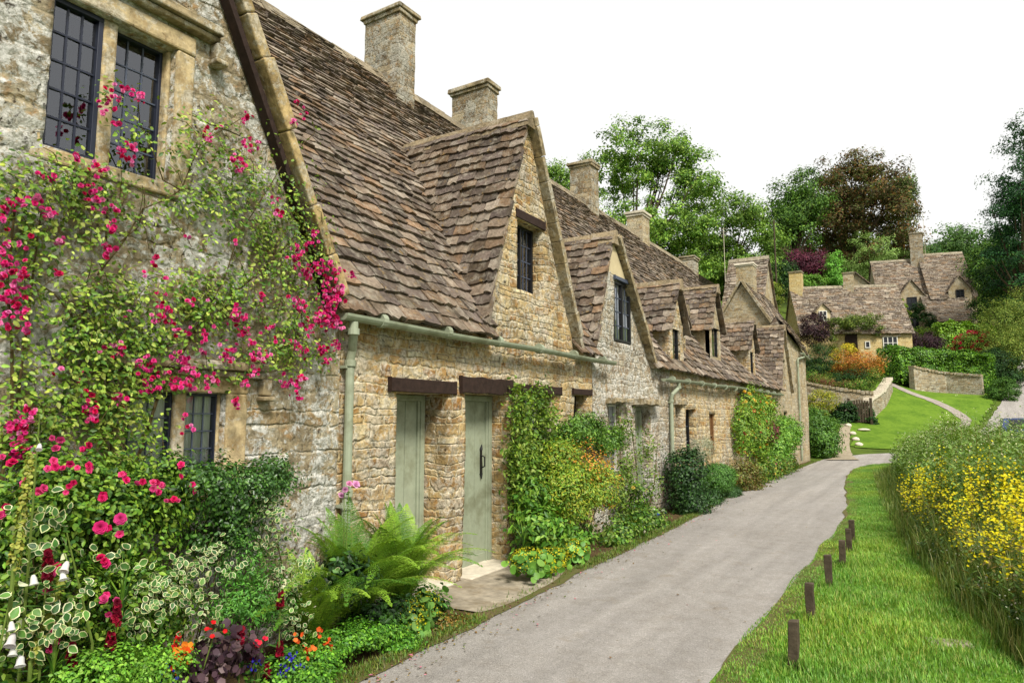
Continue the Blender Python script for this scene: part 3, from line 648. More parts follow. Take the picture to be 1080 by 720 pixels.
# ---------------------------------------------------------------- C
Ct=thing('stone_cottage','grey lichened cottage with leaded gable window beside the second downpipe','house',(XF,10.5,0),'cottages of the stone terrace')
wall_grid('wall',Ct,M['wall_grey'],8.9,12.3,-.1,lambda y: max(2.5,zg(GB['C'],y)-.02),[(9.5,9.98,.78,1.82),(10.58,11.22,-.1,1.80),(9.70,10.40,2.78,3.74)],step=.045,depth=.22,bulge=.03)
main_roof(Ct,8.9,12.3); gable_roof(Ct,GB['C']); gable_verge(Ct,GB['C']); closewalls(Ct,8.9,12.3)
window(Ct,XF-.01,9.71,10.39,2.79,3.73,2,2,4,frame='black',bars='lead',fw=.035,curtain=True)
r=MB(); r.add([(XF+.035,9.42,3.80),(XF+.035,10.30,3.80),(XF+.035,9.74,4.30),(XF+.035,9.62,4.30)],[(0,1,2,3)]); poly_prism(r,[(XF+.03,9.42,3.80),(XF+.03,10.25,3.80),(XF+.03,9.72,4.28),(XF+.03,9.62,4.28)],(-.06,0,0)); 
r=MB(); poly_prism(r,[(XF+.04,9.40,3.80),(XF+.04,10.20,3.80),(XF+.04,9.70,4.30),(XF+.04,9.60,4.30)],(-.08,0,0)); r.build('render_panel',M['render'],Ct,bevel=.01)
lintel(Ct,9.66,10.46,3.742,3.80,out=.07,mat='lead')
window(Ct,XF-.12,9.51,9.97,.79,1.81,1,2,4,frame='white',bars='black',curtain=True); door(Ct,XF-.17,10.6,11.2,-.02,1.79,label='sage green door under a ragged stone hood')
lintel(Ct,9.40,10.15,1.84,1.90,out=.14,mat='coping',name='stone_hood',rag=.015); lintel(Ct,10.42,11.42,1.82,1.90,out=.2,mat='coping',name='stone_hood',rag=.02)
chimney(Ct,RX,10.7,6.4,8.02,.85,.36)
# ---------------------------------------------------------------- D (to y 18)
Dt=thing('stone_cottage','low fronted cottage with three small dormers and a green gutter along its eave','house',(XF,15,0),'cottages of the stone terrace')
wall_grid('wall',Dt,M['wall_gold'],12.3,18.0,-.1,eave,[(12.55,13.0,.7,1.86),(13.2,13.85,.8,1.78),(14.86,15.42,.8,1.7)],step=.06,depth=.25)
main_roof(Dt,12.3,18.0,coarse=1.1); closewalls(Dt,12.3,18.0)
def dormer(parent,g,wallmat,win,name='dormer',frame='black',cw=None):
    mb=MB(); xb=EX-(g['zf']-EZ)/SL-.5; zb=zmain(g['xf'])-.35 if g['xf']<XF-.03 else 2.4; yl,yr=g['yl']+.07,g['yr']-.07; yo0,yo1,zo0,zo1=win
    X=g['xf']
    # cheeks and the front round the opening
    mb.add([(X,yl,zb),(xb,yl,zb),(xb,yl,g['zf']),(X,yl,g['zf'])],[(0,1,2,3)]); mb.add([(X,yr,zb),(xb,yr,zb),(xb,yr,g['zf']),(X,yr,g['zf'])],[(3,2,1,0)])
    def f(a,b,c,d): mb.add([(X,a,c),(X,b,c),(X,b,d),(X,a,d),(X-.1,a,c),(X-.1,b,c),(X-.1,b,d),(X-.1,a,d)],[(0,1,2,3),(0,4,5,1),(3,2,6,7),(1,5,6,2),(0,3,7,4)])
    f(yl,yo0,zb,zo1); f(yo1,yr,zb,zo1); f(yo0,yo1,zb,zo0)
    mb.add([(X,yl,zo1),(X,yr,zo1),(X,yr,g['zf']),(X,g['ya'],g['za']-.03),(X,yl,g['zf'])],[(0,1,2,3,4)])
    d=mb.build(name,M[wallmat],parent); window(d,X-.06,yo0,yo1,zo0,zo1,1,cw or 1,2,frame=frame,bars=frame,back=False)
    r=MB(); r.box(X-.5,X-.45,yo0-.03,yo1+.03,zo0-.05,zo1+.05); r.build('room_lining',M['dark'],d)
    gable_roof(d,g,e0=.16,e1=.13,name='dormer_roof',out=.12); return d
dormer(Dt,GB['D'],'wall_gold',(12.60,13.02,2.62,3.42)); 
dormer(Dt,GB['D2'],'wall_gold',(13.72,13.98,2.95,3.5)); dormer(Dt,GB['E'],'wall_far',(16.12,16.70,3.05,3.75))
window(Dt,XF-.18,12.56,12.99,.71,1.85,1,2,3); window(Dt,XF-.16,13.21,13.84,.81,1.77,1,2,3)
mb=MB(); mb.box(XF-.14,XF-.09,14.88,15.40,.8,1.69); mb.box(XF-.09,XF-.06,14.88,14.95,.8,1.69); mb.box(XF-.09,XF-.06,15.33,15.40,.8,1.69); mb.box(XF-.09,XF-.065,14.96,15.32,1.2,1.24); mb.build('shutter',M['oak_brown'],Dt,bevel=.004)
lintel(Dt,12.42,13.12,1.86,1.95,out=.06,mat='coping',rag=.01)
gutter(Dt,XF+.15,11.55,17.95,2.30,slope=.06); downpipe(Dt,XF+.06,12.18,.0,1.0,2.25,XF+.15,12.36)
chimney(Dt,RX,15.75,6.4,8.1,.6,.48); 
# ---------------------------------------------------------------- F (18-23) and G/H (23-28.6)
Ft=thing('stone_cottage','cottage with one yellow cheeked dormer between climbers far along the terrace','house',(XF,20.5,0),'cottages of the stone terrace')
wall_grid('wall',Ft,M['wall_far'],18.0,23.0,-.1,eave,[(18.5,19.1,.9,1.75),(20.3,20.9,0,1.85),(21.9,22.5,.9,1.8)],step=.08,depth=.2)
main_roof(Ft,18.0,23.0,coarse=1.2); closewalls(Ft,18,23)
dormer(Ft,GB['F'],'wall_gold',(19.33,19.78,2.6,3.42)); window(Ft,XF-.15,18.51,19.09,.91,1.74,1,2,3); door(Ft,XF-.15,20.32,20.88,0,1.84); window(Ft,XF-.15,21.91,22.49,.91,1.79,1,2,3)
chimney(Ft,RX,19.6,6.4,7.76,.5,.62,mat='wall_far',cap='pale_stone')
gutter(Ft,XF+.15,18.05,22.6,2.34)
Ht=thing('stone_cottage','last cottage of the terrace with steep slate slope and bare corner wall','house',(XF,26,0),'cottages of the stone terrace')
wall_grid('wall',Ht,M['wall_far'],23.0,28.6,-.1,lambda y: max(2.5,zg(GB['G'],y)-.02) if y<24.5 else HXZ(y),[(23.7,24.15,2.6,3.5),(23.6,24.2,.9,1.8)],step=.09,depth=.2)
main_roof(Ht,23.0,28.6,coarse=1.25); gable_roof(Ht,GB['G'],e0=.16,e1=.14); gable_verge(Ht,GB['G'],out=.1)
window(Ht,XF-.1,23.71,24.14,2.61,3.49,1,1,2); window(Ht,XF-.1,23.61,24.19,.91,1.79,1,2,3)
mb=MB(); # upper roof of the end block
S=Vector((-1,0,2.1)).normalized()
tiles(mb,(XF+.1,24.5,4.50),(0,4.15,-.56),S,4.25,1.2,lambda c:c.z<5.12-.0,e0=.18,e1=.15,w=(.25,.45))
mb.add([(XF-.02,24.45,4.5),(XF-.02,28.6,3.97),(-4.62,28.6,5.04),(-4.42,24.45,5.08),(-5.8,24.45,3.2),(-5.8,28.6,3.2)],[(0,1,2,3),(3,2,5,4)],lin((50,44,38))); mb.build('roof',M['tile'],Ht)
mb=MB(); mb.add([(XF-.02,28.6,-.2),(XF-.02,28.6,3.98),(-4.62,28.6,5.02),(-5.8,28.6,3.2),(-10.8,28.6,2.4),(-10.8,28.6,-.2)],[(0,1,2,3,4,5)]); mb.build('end_wall',M['wall_far'],Ht); mb=MB(); mb.add([(XF-.04,24.46,2.2),(XF-.04,24.46,4.45),(-4.42,24.46,5.05),(-5.8,24.46,3.2),(-5.8,24.46,2.2)],[(0,1,2,3,4)],TP[0]); mb.build('end_wall',M['tile_far'],Ht); closewalls(Ht,23,28.6)
downpipe(Ht,XF+.06,26.3,.1,1.0,3.95,XF+.12,27.3); gutter(Ht,XF+.12,26.9,28.7,4.0,slope=-.1)
chimney(Ht,RX+.05,24.6,6.6,7.4,.5,.6)
# ================================================================= generic far houses
def far_house(root,O,ang,L,D,hw,hr,wall,roof='tile_far',zb=0,wins=(),dorms=(),e=(.24,.17),ph=1.0,ends=True):
    """O front-left corner (x,y), front runs along ang, ridge parallel to the front; L long, D deep; hw wall height, hr ridge height above zb"""
    U=Vector((math.cos(ang),math.sin(ang),0)); W=Vector((-U.y,U.x,0)); O=Vector((O[0],O[1],zb)); Z=Vector((0,0,1))
    p=lambda u,w,z: O+U*u+W*w+Z*z
    mb=MB(); prof=[(0,-2.5),(0,hw),(D/2,hr-.08),(D,hw),(D,-2.5)]; poly_prism(mb,[p(0,w,z) for w,z in prof],U*L); mb.build('wall',M[wall],root)
    r=MB(); S=(W*(D/2)+Z*(hr-hw)); 
    blk=lambda c: all(not(abs((c-p(du,0,0)).dot(U))<dw/2 and (c-p(0,0,0)).z<dh-abs((c-p(du,0,0)).dot(U))*dsl) for du,dw,dz,dh,dsl,_ in dorms)
    Sn=S.normalized(); tiles(r,p(-.12,-.22,hw-.22*(hr-hw)/(D/2)+.03),U,Sn,L+.24,S.length+.25,blk,e[0],e[1],w=(.3,.6),th=.035)
    S2=(-W*(D/2)+Z*(hr-hw)); tiles(r,p(-.12,D+.2,hw-.2*(hr-hw)/(D/2)+.03),U,S2.normalized(),L+.24,S2.length+.22,lambda c:True,.4,.3,w=(.6,1.1),th=.035)
    u=-.12
    while u<L+.12:
        l=random.uniform(.4,.7); k=random.uniform(.8,1.2); poly_prism(r,[p(u,D/2-.18,hr-.12),p(u,D/2,hr+.12),p(u,D/2+.18,hr-.12)],U*(min(l,L+.12-u)-.01),tuple(q*k for q in lin((150,140,120)))); u+=l
    ro=r.build('roof',M[roof],root)
    for (wu,wz,ww,wh,fr,cols,rows) in wins: farwin(root,p,U,W,Z,wu,-.0,wz,ww,wh,fr,cols,rows)
    for (du,dw,dz,dh,dsl,fr) in dorms:
        d=MB(); ez=dh-dw/2*dsl; k=(hr-hw)/(D/2); w0=max(.02,(dz-hw)/k) if dz>hw else -.03; wb=(dh-hw)/k+.2
        poly_prism(d,[p(du-dw/2,w0,dz),p(du+dw/2,w0,dz),p(du+dw/2,w0,ez),p(du,w0,dh-.05),p(du-dw/2,w0,ez)],W*(wb-w0)); do=d.build('dormer',M[wall if fr!='white' else 'render'],root)
        t=MB()
        for sg in (-1,1):
            S3=(-U*sg*dw/2+Z*(dw/2*dsl)); tiles(t,p(du+sg*(dw/2+.1),w0-.15,ez-.1*dsl),W,S3.normalized(),wb-w0+.2,S3.length+.12,lambda c:True,.2,.18,w=(.3,.5),th=.03)
        t.build('dormer_roof',M[roof],do)
        farwin(do,p,U,W,Z,du,w0,(dz+ez)/2+.25*(ez-dz)/2,dw*(.55 if fr=='white' else .36),min(1.2,(ez-dz)*.8),fr if fr!='white' else 'white',2,2)
    return p,U,W
def farwin(root,p,U,W,Z,wu,w,wz,ww,wh,fr,cols,rows):
    f=MB(); t=.06
    for s in (-1,1): f.obox(p(wu+s*(ww/2-t/2),w-.03,wz),U*t/2,W*.04,Z*wh/2); f.obox(p(wu,w-.03,wz+s*(wh/2-t/2)),U*(ww/2-t),W*.04,Z*t/2)
    for i in range(1,cols): f.obox(p(wu-ww/2+ww*i/cols,w-.03,wz),U*.03,W*.035,Z*(wh/2-t))
    for i in range(1,rows): f.obox(p(wu,w-.028,wz-wh/2+wh*i/rows),U*(ww/2-t),W*.03,Z*.018)
    fo=f.build('window',M[fr],root); g=MB(); g.obox(p(wu,w-.012,wz),U*(ww/2-.02),W*.006,Z*(wh/2-.02)); g.build('pane',M['far_glass'],fo); return fo
m,nt,b,out=newmat('dark_panes'); b.inputs['Base Color'].default_value=(.012,.014,.018,1); b.inputs['Roughness'].default_value=.12; b.inputs['Specular IOR Level'].default_value=.4; M['far_glass']=m
# I: pale stone gable behind the end of the terrace, gable facing the street
ap=at_y(782,297,31); fl=at_y(752,333,31); fr_=at_y(822,352,31)
It=thing('stone_cottage','cottage turned gable on behind the end of the terrace, pale windowless gable','house',(ap.x,31,gz(ap.x,31)))
hwI=min(fl.z,fr_.z); x0=ap.x-(ap.z-hwI)/((ap.z-fr_.z)/(fr_.x-ap.x)); x1=2*ap.x-x0; x0,x1=min(x0,x1),max(x0,x1)
mb=MB(); poly_prism(mb,[(x0,31,0),(x1,31,0),(x1,31,hwI),(ap.x,31,ap.z-.07),(x0,31,hwI)],(0,6,0)); mb.build('wall',M['wall_far'],It)
mb=MB()
for sx in (x0,x1):
    S=Vector((ap.x-sx,0,ap.z-hwI)); sg=1 if sx>ap.x else -1
    tiles(mb,(sx+sg*.06,30.95,hwI+.02-.06*S.z/abs(S.x)),(0,1,0),S.normalized(),6.3,S.length+.1,lambda c:True,.24,.18,w=(.3,.5),th=.03)
mb.build('roof',M['tile_far'],It)
mb=MB(); 
for sx in (x0,x1): 
    a=Vector((sx,31,hwI-.05)); b=Vector((ap.x,31,ap.z-.02)); d=(b-a); N=Vector((-d.z,0,d.x)).normalized(); N=N if N.z>0 else -N
    mb.obox((a+b)/2+Vector((0,-.08,0))+N*.05,d/2,(0,.1,0),N*.05)
mb.build('verge',M['coping'],It)
# J: taller roof behind I with its chimney
jl=at_y(771,276,38); jr=at_y(800,276,38)
Jt=thing('stone_cottage','tall slate roof with broad pale chimney behind the windowless gable','house',(jl.x,36,gz(jl.x,36)))
far_house(Jt,(jl.x,35.0),0,1.9,6.0,jl.z-4.6-2.0,jl.z-2.0,'wall_far',zb=2.0)
cz=at_y(786,281,33).z
chimney(It,at_y(786,290,33).x,33.2,cz-3,cz,.78,.7,mat='wall_far',cap='pale_stone')
# K: hillside cottage with white windows
KO=(-8.05,54.2); zK=6.0
Kt=thing('stone_cottage','cream hillside cottage with white windows and white dormer above the lawn','house',(-5,57,zK))
th=math.radians(22)
pK,UK,WK=far_house(Kt,KO,th,7.6,5.2,2.0,5.75,'wall_cream',zb=zK,wins=[(6.1,1.05,1.0,.95,'white',3,2),(4.55,.95,.35,.5,'white',1,1)],dorms=[(1.7,1.05,2.6,4.15,1.1,'white')])
mb=MB(); mb.obox(pK(3.45,-.04,.85),UK*.42,WK*.03,Vector((0,0,.9))); mb.build('door',M['oak'],Kt)
mb=MB(); mb.obox(pK(3.45,-.2,1.82),UK*.65,WK*.22,Vector((0,0,.05))); mb.build('porch_hood',M['coping'],Kt); mb=MB(); mb.obox(pK(6.1,-.06,1.56),UK*.72,WK*.06,Vector((0,0,.05))); mb.build('drip_mould',M['coping'],Kt)
c=pK(.45,2.6,0); chimney(Kt,c.x,c.y,zK+4.3,zK+6.9,.9,.9,mat='wall_cream')
c=pK(4.3,2.6,0); chimney(Kt,c.x,c.y,zK+5.0,zK+6.7,.7,.7,mat='wall_far')
# M: little gable behind K
mt=at_y(906,288,66)
Mt=thing('stone_cottage','small slate roofed gable peeping over the cream hillside cottage','house',(mt.x,66,mt.z-6))
mb=MB(); X=mt.x; Z=mt.z; poly_prism(mb,[(X-1.5,66,Z-5),(X+1.3,66,Z-5),(X+1.3,66,Z-1.7),(X-.3,66,Z),(X-1.5,66,Z-1.7)],(0,4,0)); mb.build('wall',M['wall_far'],Mt)
mb=MB()
for sx,a in ((X-1.65,-1),(X+1.5,1)):
    S=Vector((X-.3-sx,0,1.85)); tiles(mb,(sx,65.8,Z-1.8),(0,1,0),S.normalized(),4.4,S.length+.1,lambda c:True,.25,.2,w=(.3,.5),th=.05)
mb.build('roof',M['tile_far'],Mt)
# L: big double house on the hill
zL=9.2
Lt=thing('stone_farmhouse','large hilltop house with two gabled dormers and a tall central chimney','house',(1,74,zL))
lo=at_y(930,340,72); th=math.radians(14)
pL,UL,WL=far_house(Lt,(lo.x,lo.y),th,4.1,6.2,2.9,7.7,'wall_far',zb=zL,wins=[(2.6,1.0,.9,1.2,'black',2,2)],dorms=[(2.6,2.3,2.0,5.2,1.45,'black')])
o2=pL(4.1,-.35,0); _p2,U2,W2=far_house(Lt,(o2.x,o2.y),th,3.6,6.8,3.6,8.3,'wall_far',zb=zL-.2,wins=[(2.5,1.0,.9,1.2,'black',2,2)],dorms=[(2.3,1.8,2.8,5.5,1.5,'black')])
c=pL(4.0,3.0,0); chimney(Lt,c.x,c.y,zL+6.5,zL+10.1,1.1,1.1,mat='chimney')
o3=pL(3.4,-2.2,0); far_house(Lt,(o3.x,o3.y),th,3.4,4.4,1.2,3.7,'wall_far',zb=zL-.1)
# ================================================================= GROUND
def sheet(name,xs,ys,dz,mat,kind='structure',fn=None):
    X,Y=np.meshgrid(xs,ys,indexing='ij'); Z=ground(X,Y)+dz; n,m=X.shape
    V=np.stack([X,Y,Z],-1).reshape(-1,3); i=np.arange(n*m).reshape(n,m)
    F=np.stack([i[:-1,:-1],i[1:,:-1],i[1:,1:],i[:-1,1:]],-1).reshape(-1,4)
    if fn is not None:
        cx=X[:-1,:-1].ravel(),Y[:-1,:-1].ravel(); F=F[fn(V[F].mean(1)[:,0],V[F].mean(1)[:,1])]
    o=fast(name,V,F,mat,None,None,True); o['kind']=kind; return o
def strip(name,cl,dz,mat,n=140,m=14,lift=0):
    """ribbon over the ground between left and right edge polylines given as [(y_or_param, (xl,yl),(xr,yr))]"""
    L=np.array([a for a,b in cl],float); R=np.array([b for a,b in cl],float); t=np.linspace(0,len(cl)-1,n)
    def sm(A):
        k=np.arange(len(A)); o=np.stack([np.interp(t,k,A[:,q]) for q in (0,1)],1)
        for _ in range(6): o[1:-1]=(o[:-2]+2*o[1:-1]+o[2:])/4
        return o
    l,r=sm(L),sm(R); s=np.linspace(0,1,m+1); P=l[:,None,:]*(1-s)[None,:,None]+r[:,None,:]*s[None,:,None]
    wob=np.array([[noise.noise(Vector((q[0]*2.3,q[1]*2.3,5))) for q in row] for row in (P[:,0],P[:,-1])]); 
    P[:,0,0]+=wob[0]*.09; P[:,-1,0]+=wob[1]*.05
    Z=ground(P[...,0],P[...,1])+dz; V=np.concatenate([P,Z[...,None]],-1).reshape(-1,3); i=np.arange(n*(m+1)).reshape(n,m+1)
    F=np.stack([i[:-1,:-1],i[:-1,1:],i[1:,1:],i[1:,:-1]],-1).reshape(-1,4); o=fast(name,V,F,mat,None,None,True); o['kind']='structure'; return o
def groundmat(name,cols,sc=1.0,bmp=.6,det=30):
    m,nt,b,out=newmat(name); ob=nt.nodes.new('ShaderNodeTexCoord').outputs['Object']
    a=noi(nt,ob,.9*sc,6,.65); c=noi(nt,ob,det*sc,5,.7); e=noi(nt,ob,5*sc,4,.6)
    f=math_(nt,'ADD',math_(nt,'MULTIPLY',a,.45),math_(nt,'ADD',math_(nt,'MULTIPLY',c,.3),math_(nt,'MULTIPLY',e,.25)))
    k=len(cols); col=ramp(nt,f,[(.34+.32*i/(k-1),lin(q)) for i,q in enumerate(cols)])
    nt.links.new(col,b.inputs['Base Color']); b.inputs['Roughness'].default_value=.95; b.inputs['Specular IOR Level'].default_value=.1; bump(nt,b,math_(nt,'ADD',c,e),bmp,.03); return m
M['ground']=groundmat('rough_grass',[(52,64,26),(74,92,32),(92,112,40),(66,84,32)]); M['lawn']=groundmat('mown_lawn',[(68,98,30),(86,118,32),(108,138,42),(88,120,36)],sc=.8,bmp=.6,det=9)
M['soil']=groundmat('soil',[(62,48,32),(84,68,46),(104,86,58),(78,80,40)],1.5); M['verge']=groundmat('verge_turf',[(66,100,30),(84,122,34),(98,136,40),(112,120,54)],1.3)
m,nt,b,out=newmat('worn_asphalt'); ob=nt.nodes.new('ShaderNodeTexCoord').outputs['Object']
sp=noi(nt,ob,95,3,.8); me_=noi(nt,ob,6,5,.65); lg=noi(nt,ob,.7,4,.6,.5)
c=ramp(nt,math_(nt,'ADD',math_(nt,'MULTIPLY',me_,.6),math_(nt,'MULTIPLY',lg,.4)),[(.36,lin((150,144,137))),(.5,lin((160,155,149))),(.64,lin((168,163,158)))])
c=mix(nt,1.0,c,ramp(nt,sp,[(.3,.6),(.5,1.0),(.7,1.32)]),'MULTIPLY'); 
crk=nd(nt,'ShaderNodeTexVoronoi',{'feature':'DISTANCE_TO_EDGE'},Vector=nd(nt,'ShaderNodeVectorMath',{'operation':'ADD'},i0=ob,i1=nd(nt,'ShaderNodeTexNoise',Vector=ob,Scale=3.0,Detail=4.0).outputs['Color']).outputs[0],Scale=.55).outputs['Distance']
cz_=math_(nt,'MULTIPLY',ramp(nt,crk,[(.0,1),(.012,0)]),ramp(nt,noi(nt,ob,1.1,2),[(.5,0),(.6,.7)])); 
st=nd(nt,'ShaderNodeMapping',Vector=ob,Scale=(2.2,.16,1.0)).outputs[0]
c=mix(nt,1.0,c,ramp(nt,noi(nt,st,1.6,4,.6),[(.35,.88),(.65,1.12)]),'MULTIPLY')
vs=nd(nt,'ShaderNodeTexVoronoi',{'feature':'F1'},Vector=ob,Scale=60.0)
c=mix(nt,.22,c,mix(nt,1.0,c,ramp(nt,nd(nt,'ShaderNodeSeparateXYZ',Vector=vs.outputs['Color']).outputs[0],[(.05,.45),(.3,.95),(.8,1.05),(.97,1.7)]),'MULTIPLY'))
c=mix(nt,ramp(nt,noi(nt,ob,2.2,5,.7),[(.6,0),(.72,.5)]),c,lin((140,126,104)))
nt.links.new(c,b.inputs['Base Color']); b.inputs['Roughness'].default_value=.9; b.inputs['Specular IOR Level'].default_value=.15; bump(nt,b,math_(nt,'ADD',sp,math_(nt,'MULTIPLY',me_,.5)),.8,.014); M['asphalt']=m
far=[-900,-500,-300,-200,-140,-100,-75]; xs=np.array(far+list(np.arange(-60,-14,2.5))+list(np.arange(-14,10,.5))+list(np.arange(10,62,2.5))+[75,100,140,200,300,500,900]); ys=np.array([-900,-400,-150,-70,-30,-15,-6]+list(np.arange(-4,62,.6))+list(np.arange(62,132,3.))+[140,160,200,300,500,900])
sheet('ground',xs,ys,-.02,M['ground'])
LANE=[((-3.05,-3),(-1.15,-3)),((-3.05,0),(-1.15,0)),((-3.1,2.5),(-1.2,3)),((-3.12,3.4),(-1.22,4.2)),((-3.18,4.6),(-1.22,5.6)),((-3.28,6),(-1.24,7)),((-3.32,8),(-1.24,9)),((-3.38,10),(-1.24,11)),((-3.55,12.5),(-1.3,12.6)),((-3.8,15),(-1.5,15)),((-3.8,18),(-1.85,18)),((-3.8,21),(-2.1,21)),((-3.85,24.5),(-2.25,24.5)),((-3.85,27),(-2.0,27)),((-3.7,29.3),(-1.0,28.6)),((-2.6,31.6),(.6,29.6)),((-.5,33.0),(2.6,30.6)),((2.5,34.2),(5.5,32.5)),((6,36),(8,34))]
strip('lane',LANE,.0,M['asphalt'],n=220)
M['concrete']=plain('worn_concrete',(160,150,132),.92,.4,7,.9,.15,dirt=(130,116,92))
strip('doorstep_apron',[((-4.1,4.8),(-3.3,4.85)),((-4.1,5.3),(-3.22,5.3)),((-4.1,6.3),(-3.3,6.2)),((-4.1,6.7),(-3.4,6.6))],.009,M['concrete'],n=40,m=10)
sheet('flower_bed',np.arange(-4.16,-2.9,.1),np.arange(-1,28.4,.2),-.006,M['soil'],fn=lambda x,y: (x<3))
sheet('grass_verge',np.arange(-1.26,.6,.1),np.arange(-2,28,.25),.004,M['verge'],fn=lambda x,y: (x>np.interp(y,[0,12.6,15,18,21,24.5,28],[-1.2,-1.28,-1.48,-1.83,-2.08,-2.23,-1.6])))
lawnpoly=lambda x,y: (y>33.2)&(x>np.interp(y,[33,36,40,44,50,53],[-3.05,-3.35,-3.9,-3.4,-2.9,-2.4]))&(x<np.interp(y,[33,36,40,45,50,55],[1.9,1.7,1.6,2.4,3.2,4.2]))&(y<54)
sheet('lawn',np.arange(-5,5,.2),np.arange(32,55,.25),.02,M['lawn'],fn=lawnpoly)
M['path']=groundmat('path_tarmac',[(134,122,112),(160,150,142),(176,168,160)],2.0,.3); M['gravel']=groundmat('pale_gravel',[(140,128,106),(164,152,130),(178,168,148)],2.0,.5)
pc=[(-2.9,53.5),(-2.3,50.5),(-1.2,48.5),(.1,47.0),(1.0,45.0),(1.45,43.0),(1.3,41.2),(.5,39.6)]
strip('footpath',[((x-.24,y-.2),(x+.24,y+.2)) for x,y in pc],.045,M['path'],n=80,m=4)
strip('gravel_path',[((-3.6,28.6),(-2.5,29.3)),((-3.45,30),(-2.8,30.4)),((-3.65,32),(-3.1,32.4)),((-3.85,35),(-3.35,35)),((-4.1,39),(-3.65,39))],.03,M['gravel'],n=50,m=5)
strip('hill_lane',[((1.7,36),(6,35.5)),((1.9,40),(4.5,40)),((2.7,45),(5.0,45)),((3.4,49),(5.7,49)),((4.3,54),(6.6,54)),((5.4,60),(7.6,60)),((6.5,66),(8.6,66))],.03,M['asphalt'],n=80,m=6)

M['edge']=groundmat('lane_edge_dirt',[(86,74,52),(112,98,70),(96,104,52),(126,114,84)],2.5,.6)
def edge(name,pts,w,dz,seed):
    P=np.array(pts,float); t=np.linspace(0,len(P)-1,260); c=np.stack([np.interp(t,np.arange(len(P)),P[:,k]) for k in (0,1)],1)
    wl=np.array([max(.01,w*(.6+1.1*noise.noise(Vector((q[1]*1.1,seed,0)))+.25*noise.noise(Vector((q[1]*5,seed,3))))) for q in c]); V=[];
    for q,ww in zip(c,wl): V+=[(q[0]-.14,q[1],gz(q[0]-.14,q[1])+dz),(q[0]+ww,q[1],gz(q[0]+ww,q[1])+dz)]
    if seed>5: V=[(2*c[i//2][0]-v[0],v[1],v[2]) for i,v in enumerate(V)]
    o=fast(name,np.array(V),np.array([(2*i,2*i+1,2*i+3,2*i+2) for i in range(259)]),M['edge']); o['kind']='structure'
edge('lane_edge',[(-3.08,0),(-3.16,4.3),(-3.3,6.9),(-3.36,9),(-3.42,10.5),(-3.58,12.5),(-3.8,15),(-3.82,21),(-3.86,27)],.10,.007,1)
edge('lane_edge',[(-1.18,0),(-1.22,7),(-1.24,11),(-1.3,12.6),(-1.5,15),(-1.85,18),(-2.1,21),(-2.25,24.5)],.07,.007,9)
# ================================================================= PLANTING AGAINST THE TERRACE
def clumps_at(rects,X,jx=.05):
    """rects: (px0,py0,px1,py1,n) on a plane parallel to the front -> points"""
    out=[]
    for x0,y0,x1,y1,n in rects:
        for _ in range(n):
            p=at_x(random.uniform(x0,x1),random.uniform(y0,y1),X+random.uniform(-jx,jx)); out.append(p)
    return np.array(out)
def spread(cc,per,sig):
    P=np.repeat(cc,per,axis=0); d=np.random.normal(size=P.shape)*np.array(sig); return P+d, d
rose=thing('climbing_rose','rambling pink rose trained across the near cottage wall from window to eave','climbing rose',(-4.0,2.6,0))
R1=[(0,168,95,200,14),(60,185,130,232,16),(0,195,60,335,34),(0,335,50,420,10),(85,215,190,260,8),(180,155,290,225,26),(215,190,330,262,30),(270,225,345,290,34),(205,290,345,345,60),(75,290,210,380,76),(70,350,165,420,44),(165,384,250,405,10),(95,400,165,455,26),(240,340,350,380,22),(110,455,160,500,14),(0,430,60,500,22),(25,400,80,470,6),(300,360,330,400,8),(115,95,165,170,5),(200,120,270,170,9),(255,455,285,500,0)]
acc=Acc(); cc=clumps_at(R1,-4.02,.04); cc[:,0]=np.maximum(cc[:,0],XF+.05)
P,d=spread(cc,24,(.045,.065,.055)); P[:,0]=np.maximum(P[:,0],XF+.03); N=unit(d+np.array([.12,0,.05]))
ccol=np.repeat(np.random.uniform(.7,1.35,(len(cc),1)),24,axis=0)
foliage(acc,P,N,.034,[(122,156,48),(100,138,42),(146,172,62),(80,118,38),(166,182,78)],LEAF_V,.3,ccol=ccol)
foliage(acc,*spread(clumps_at([(150,130,320,200,20),(60,210,160,300,14),(200,250,340,300,14),(60,380,150,430,10)],-4.02,.03),9,(.03,.14,.12)),.034,[(140,160,60),(110,140,50)])
acc.build('foliage',M['leaf'],rose)
mb=MB()
for pl,w in [([(120,640),(118,560),(120,470),(113,400),(80,340),(105,290),(112,210)],.014),([(60,690),(40,560),(15,450),(30,340),(45,220)],.011),([(133,600),(140,500),(165,420),(215,330),(290,270),(330,230),(352,260)],.012),([(0,640),(5,500),(10,430),(8,300),(20,200)],.012),([(112,400),(160,370),(230,340),(330,300),(350,330)],.007),([(80,340),(55,310),(20,290)],.006),([(105,290),(150,220),(190,200),(215,150),(260,120)],.006),([(190,200),(170,190),(150,130),(140,90)],.005),([(215,330),(250,250),(300,170),(330,140),(325,115)],.005),([(130,255),(146,240),(150,200)],.005),([(165,420),(110,420),(60,400)],.006)]:
    pts=[at_x(x+random.uniform(-3,3),y,XF+.07+random.uniform(-.02,.03)) for x,y in pl]; q=[]
    for a,b in zip(pts,pts[1:]): q+=[a,a.lerp(b,.5)+Vector((random.uniform(0,.02),random.uniform(-.015,.015),random.uniform(-.015,.015)))]
    q.append(pts[-1]); mb.tube(q,[w*(1-.6*i/len(q)) for i in range(len(q))],6)
for _ in range(150):
    c=cc[random.randrange(len(cc))]; a=Vector(c); b=a+Vector((random.uniform(0,.08),random.uniform(-.2,.2),random.uniform(-.18,.2))); mb.tube([a,a.lerp(b,.5)+Vector((.02,0,.02)),b],.0022,4)
mb.build('stem',M['stem'],rose)
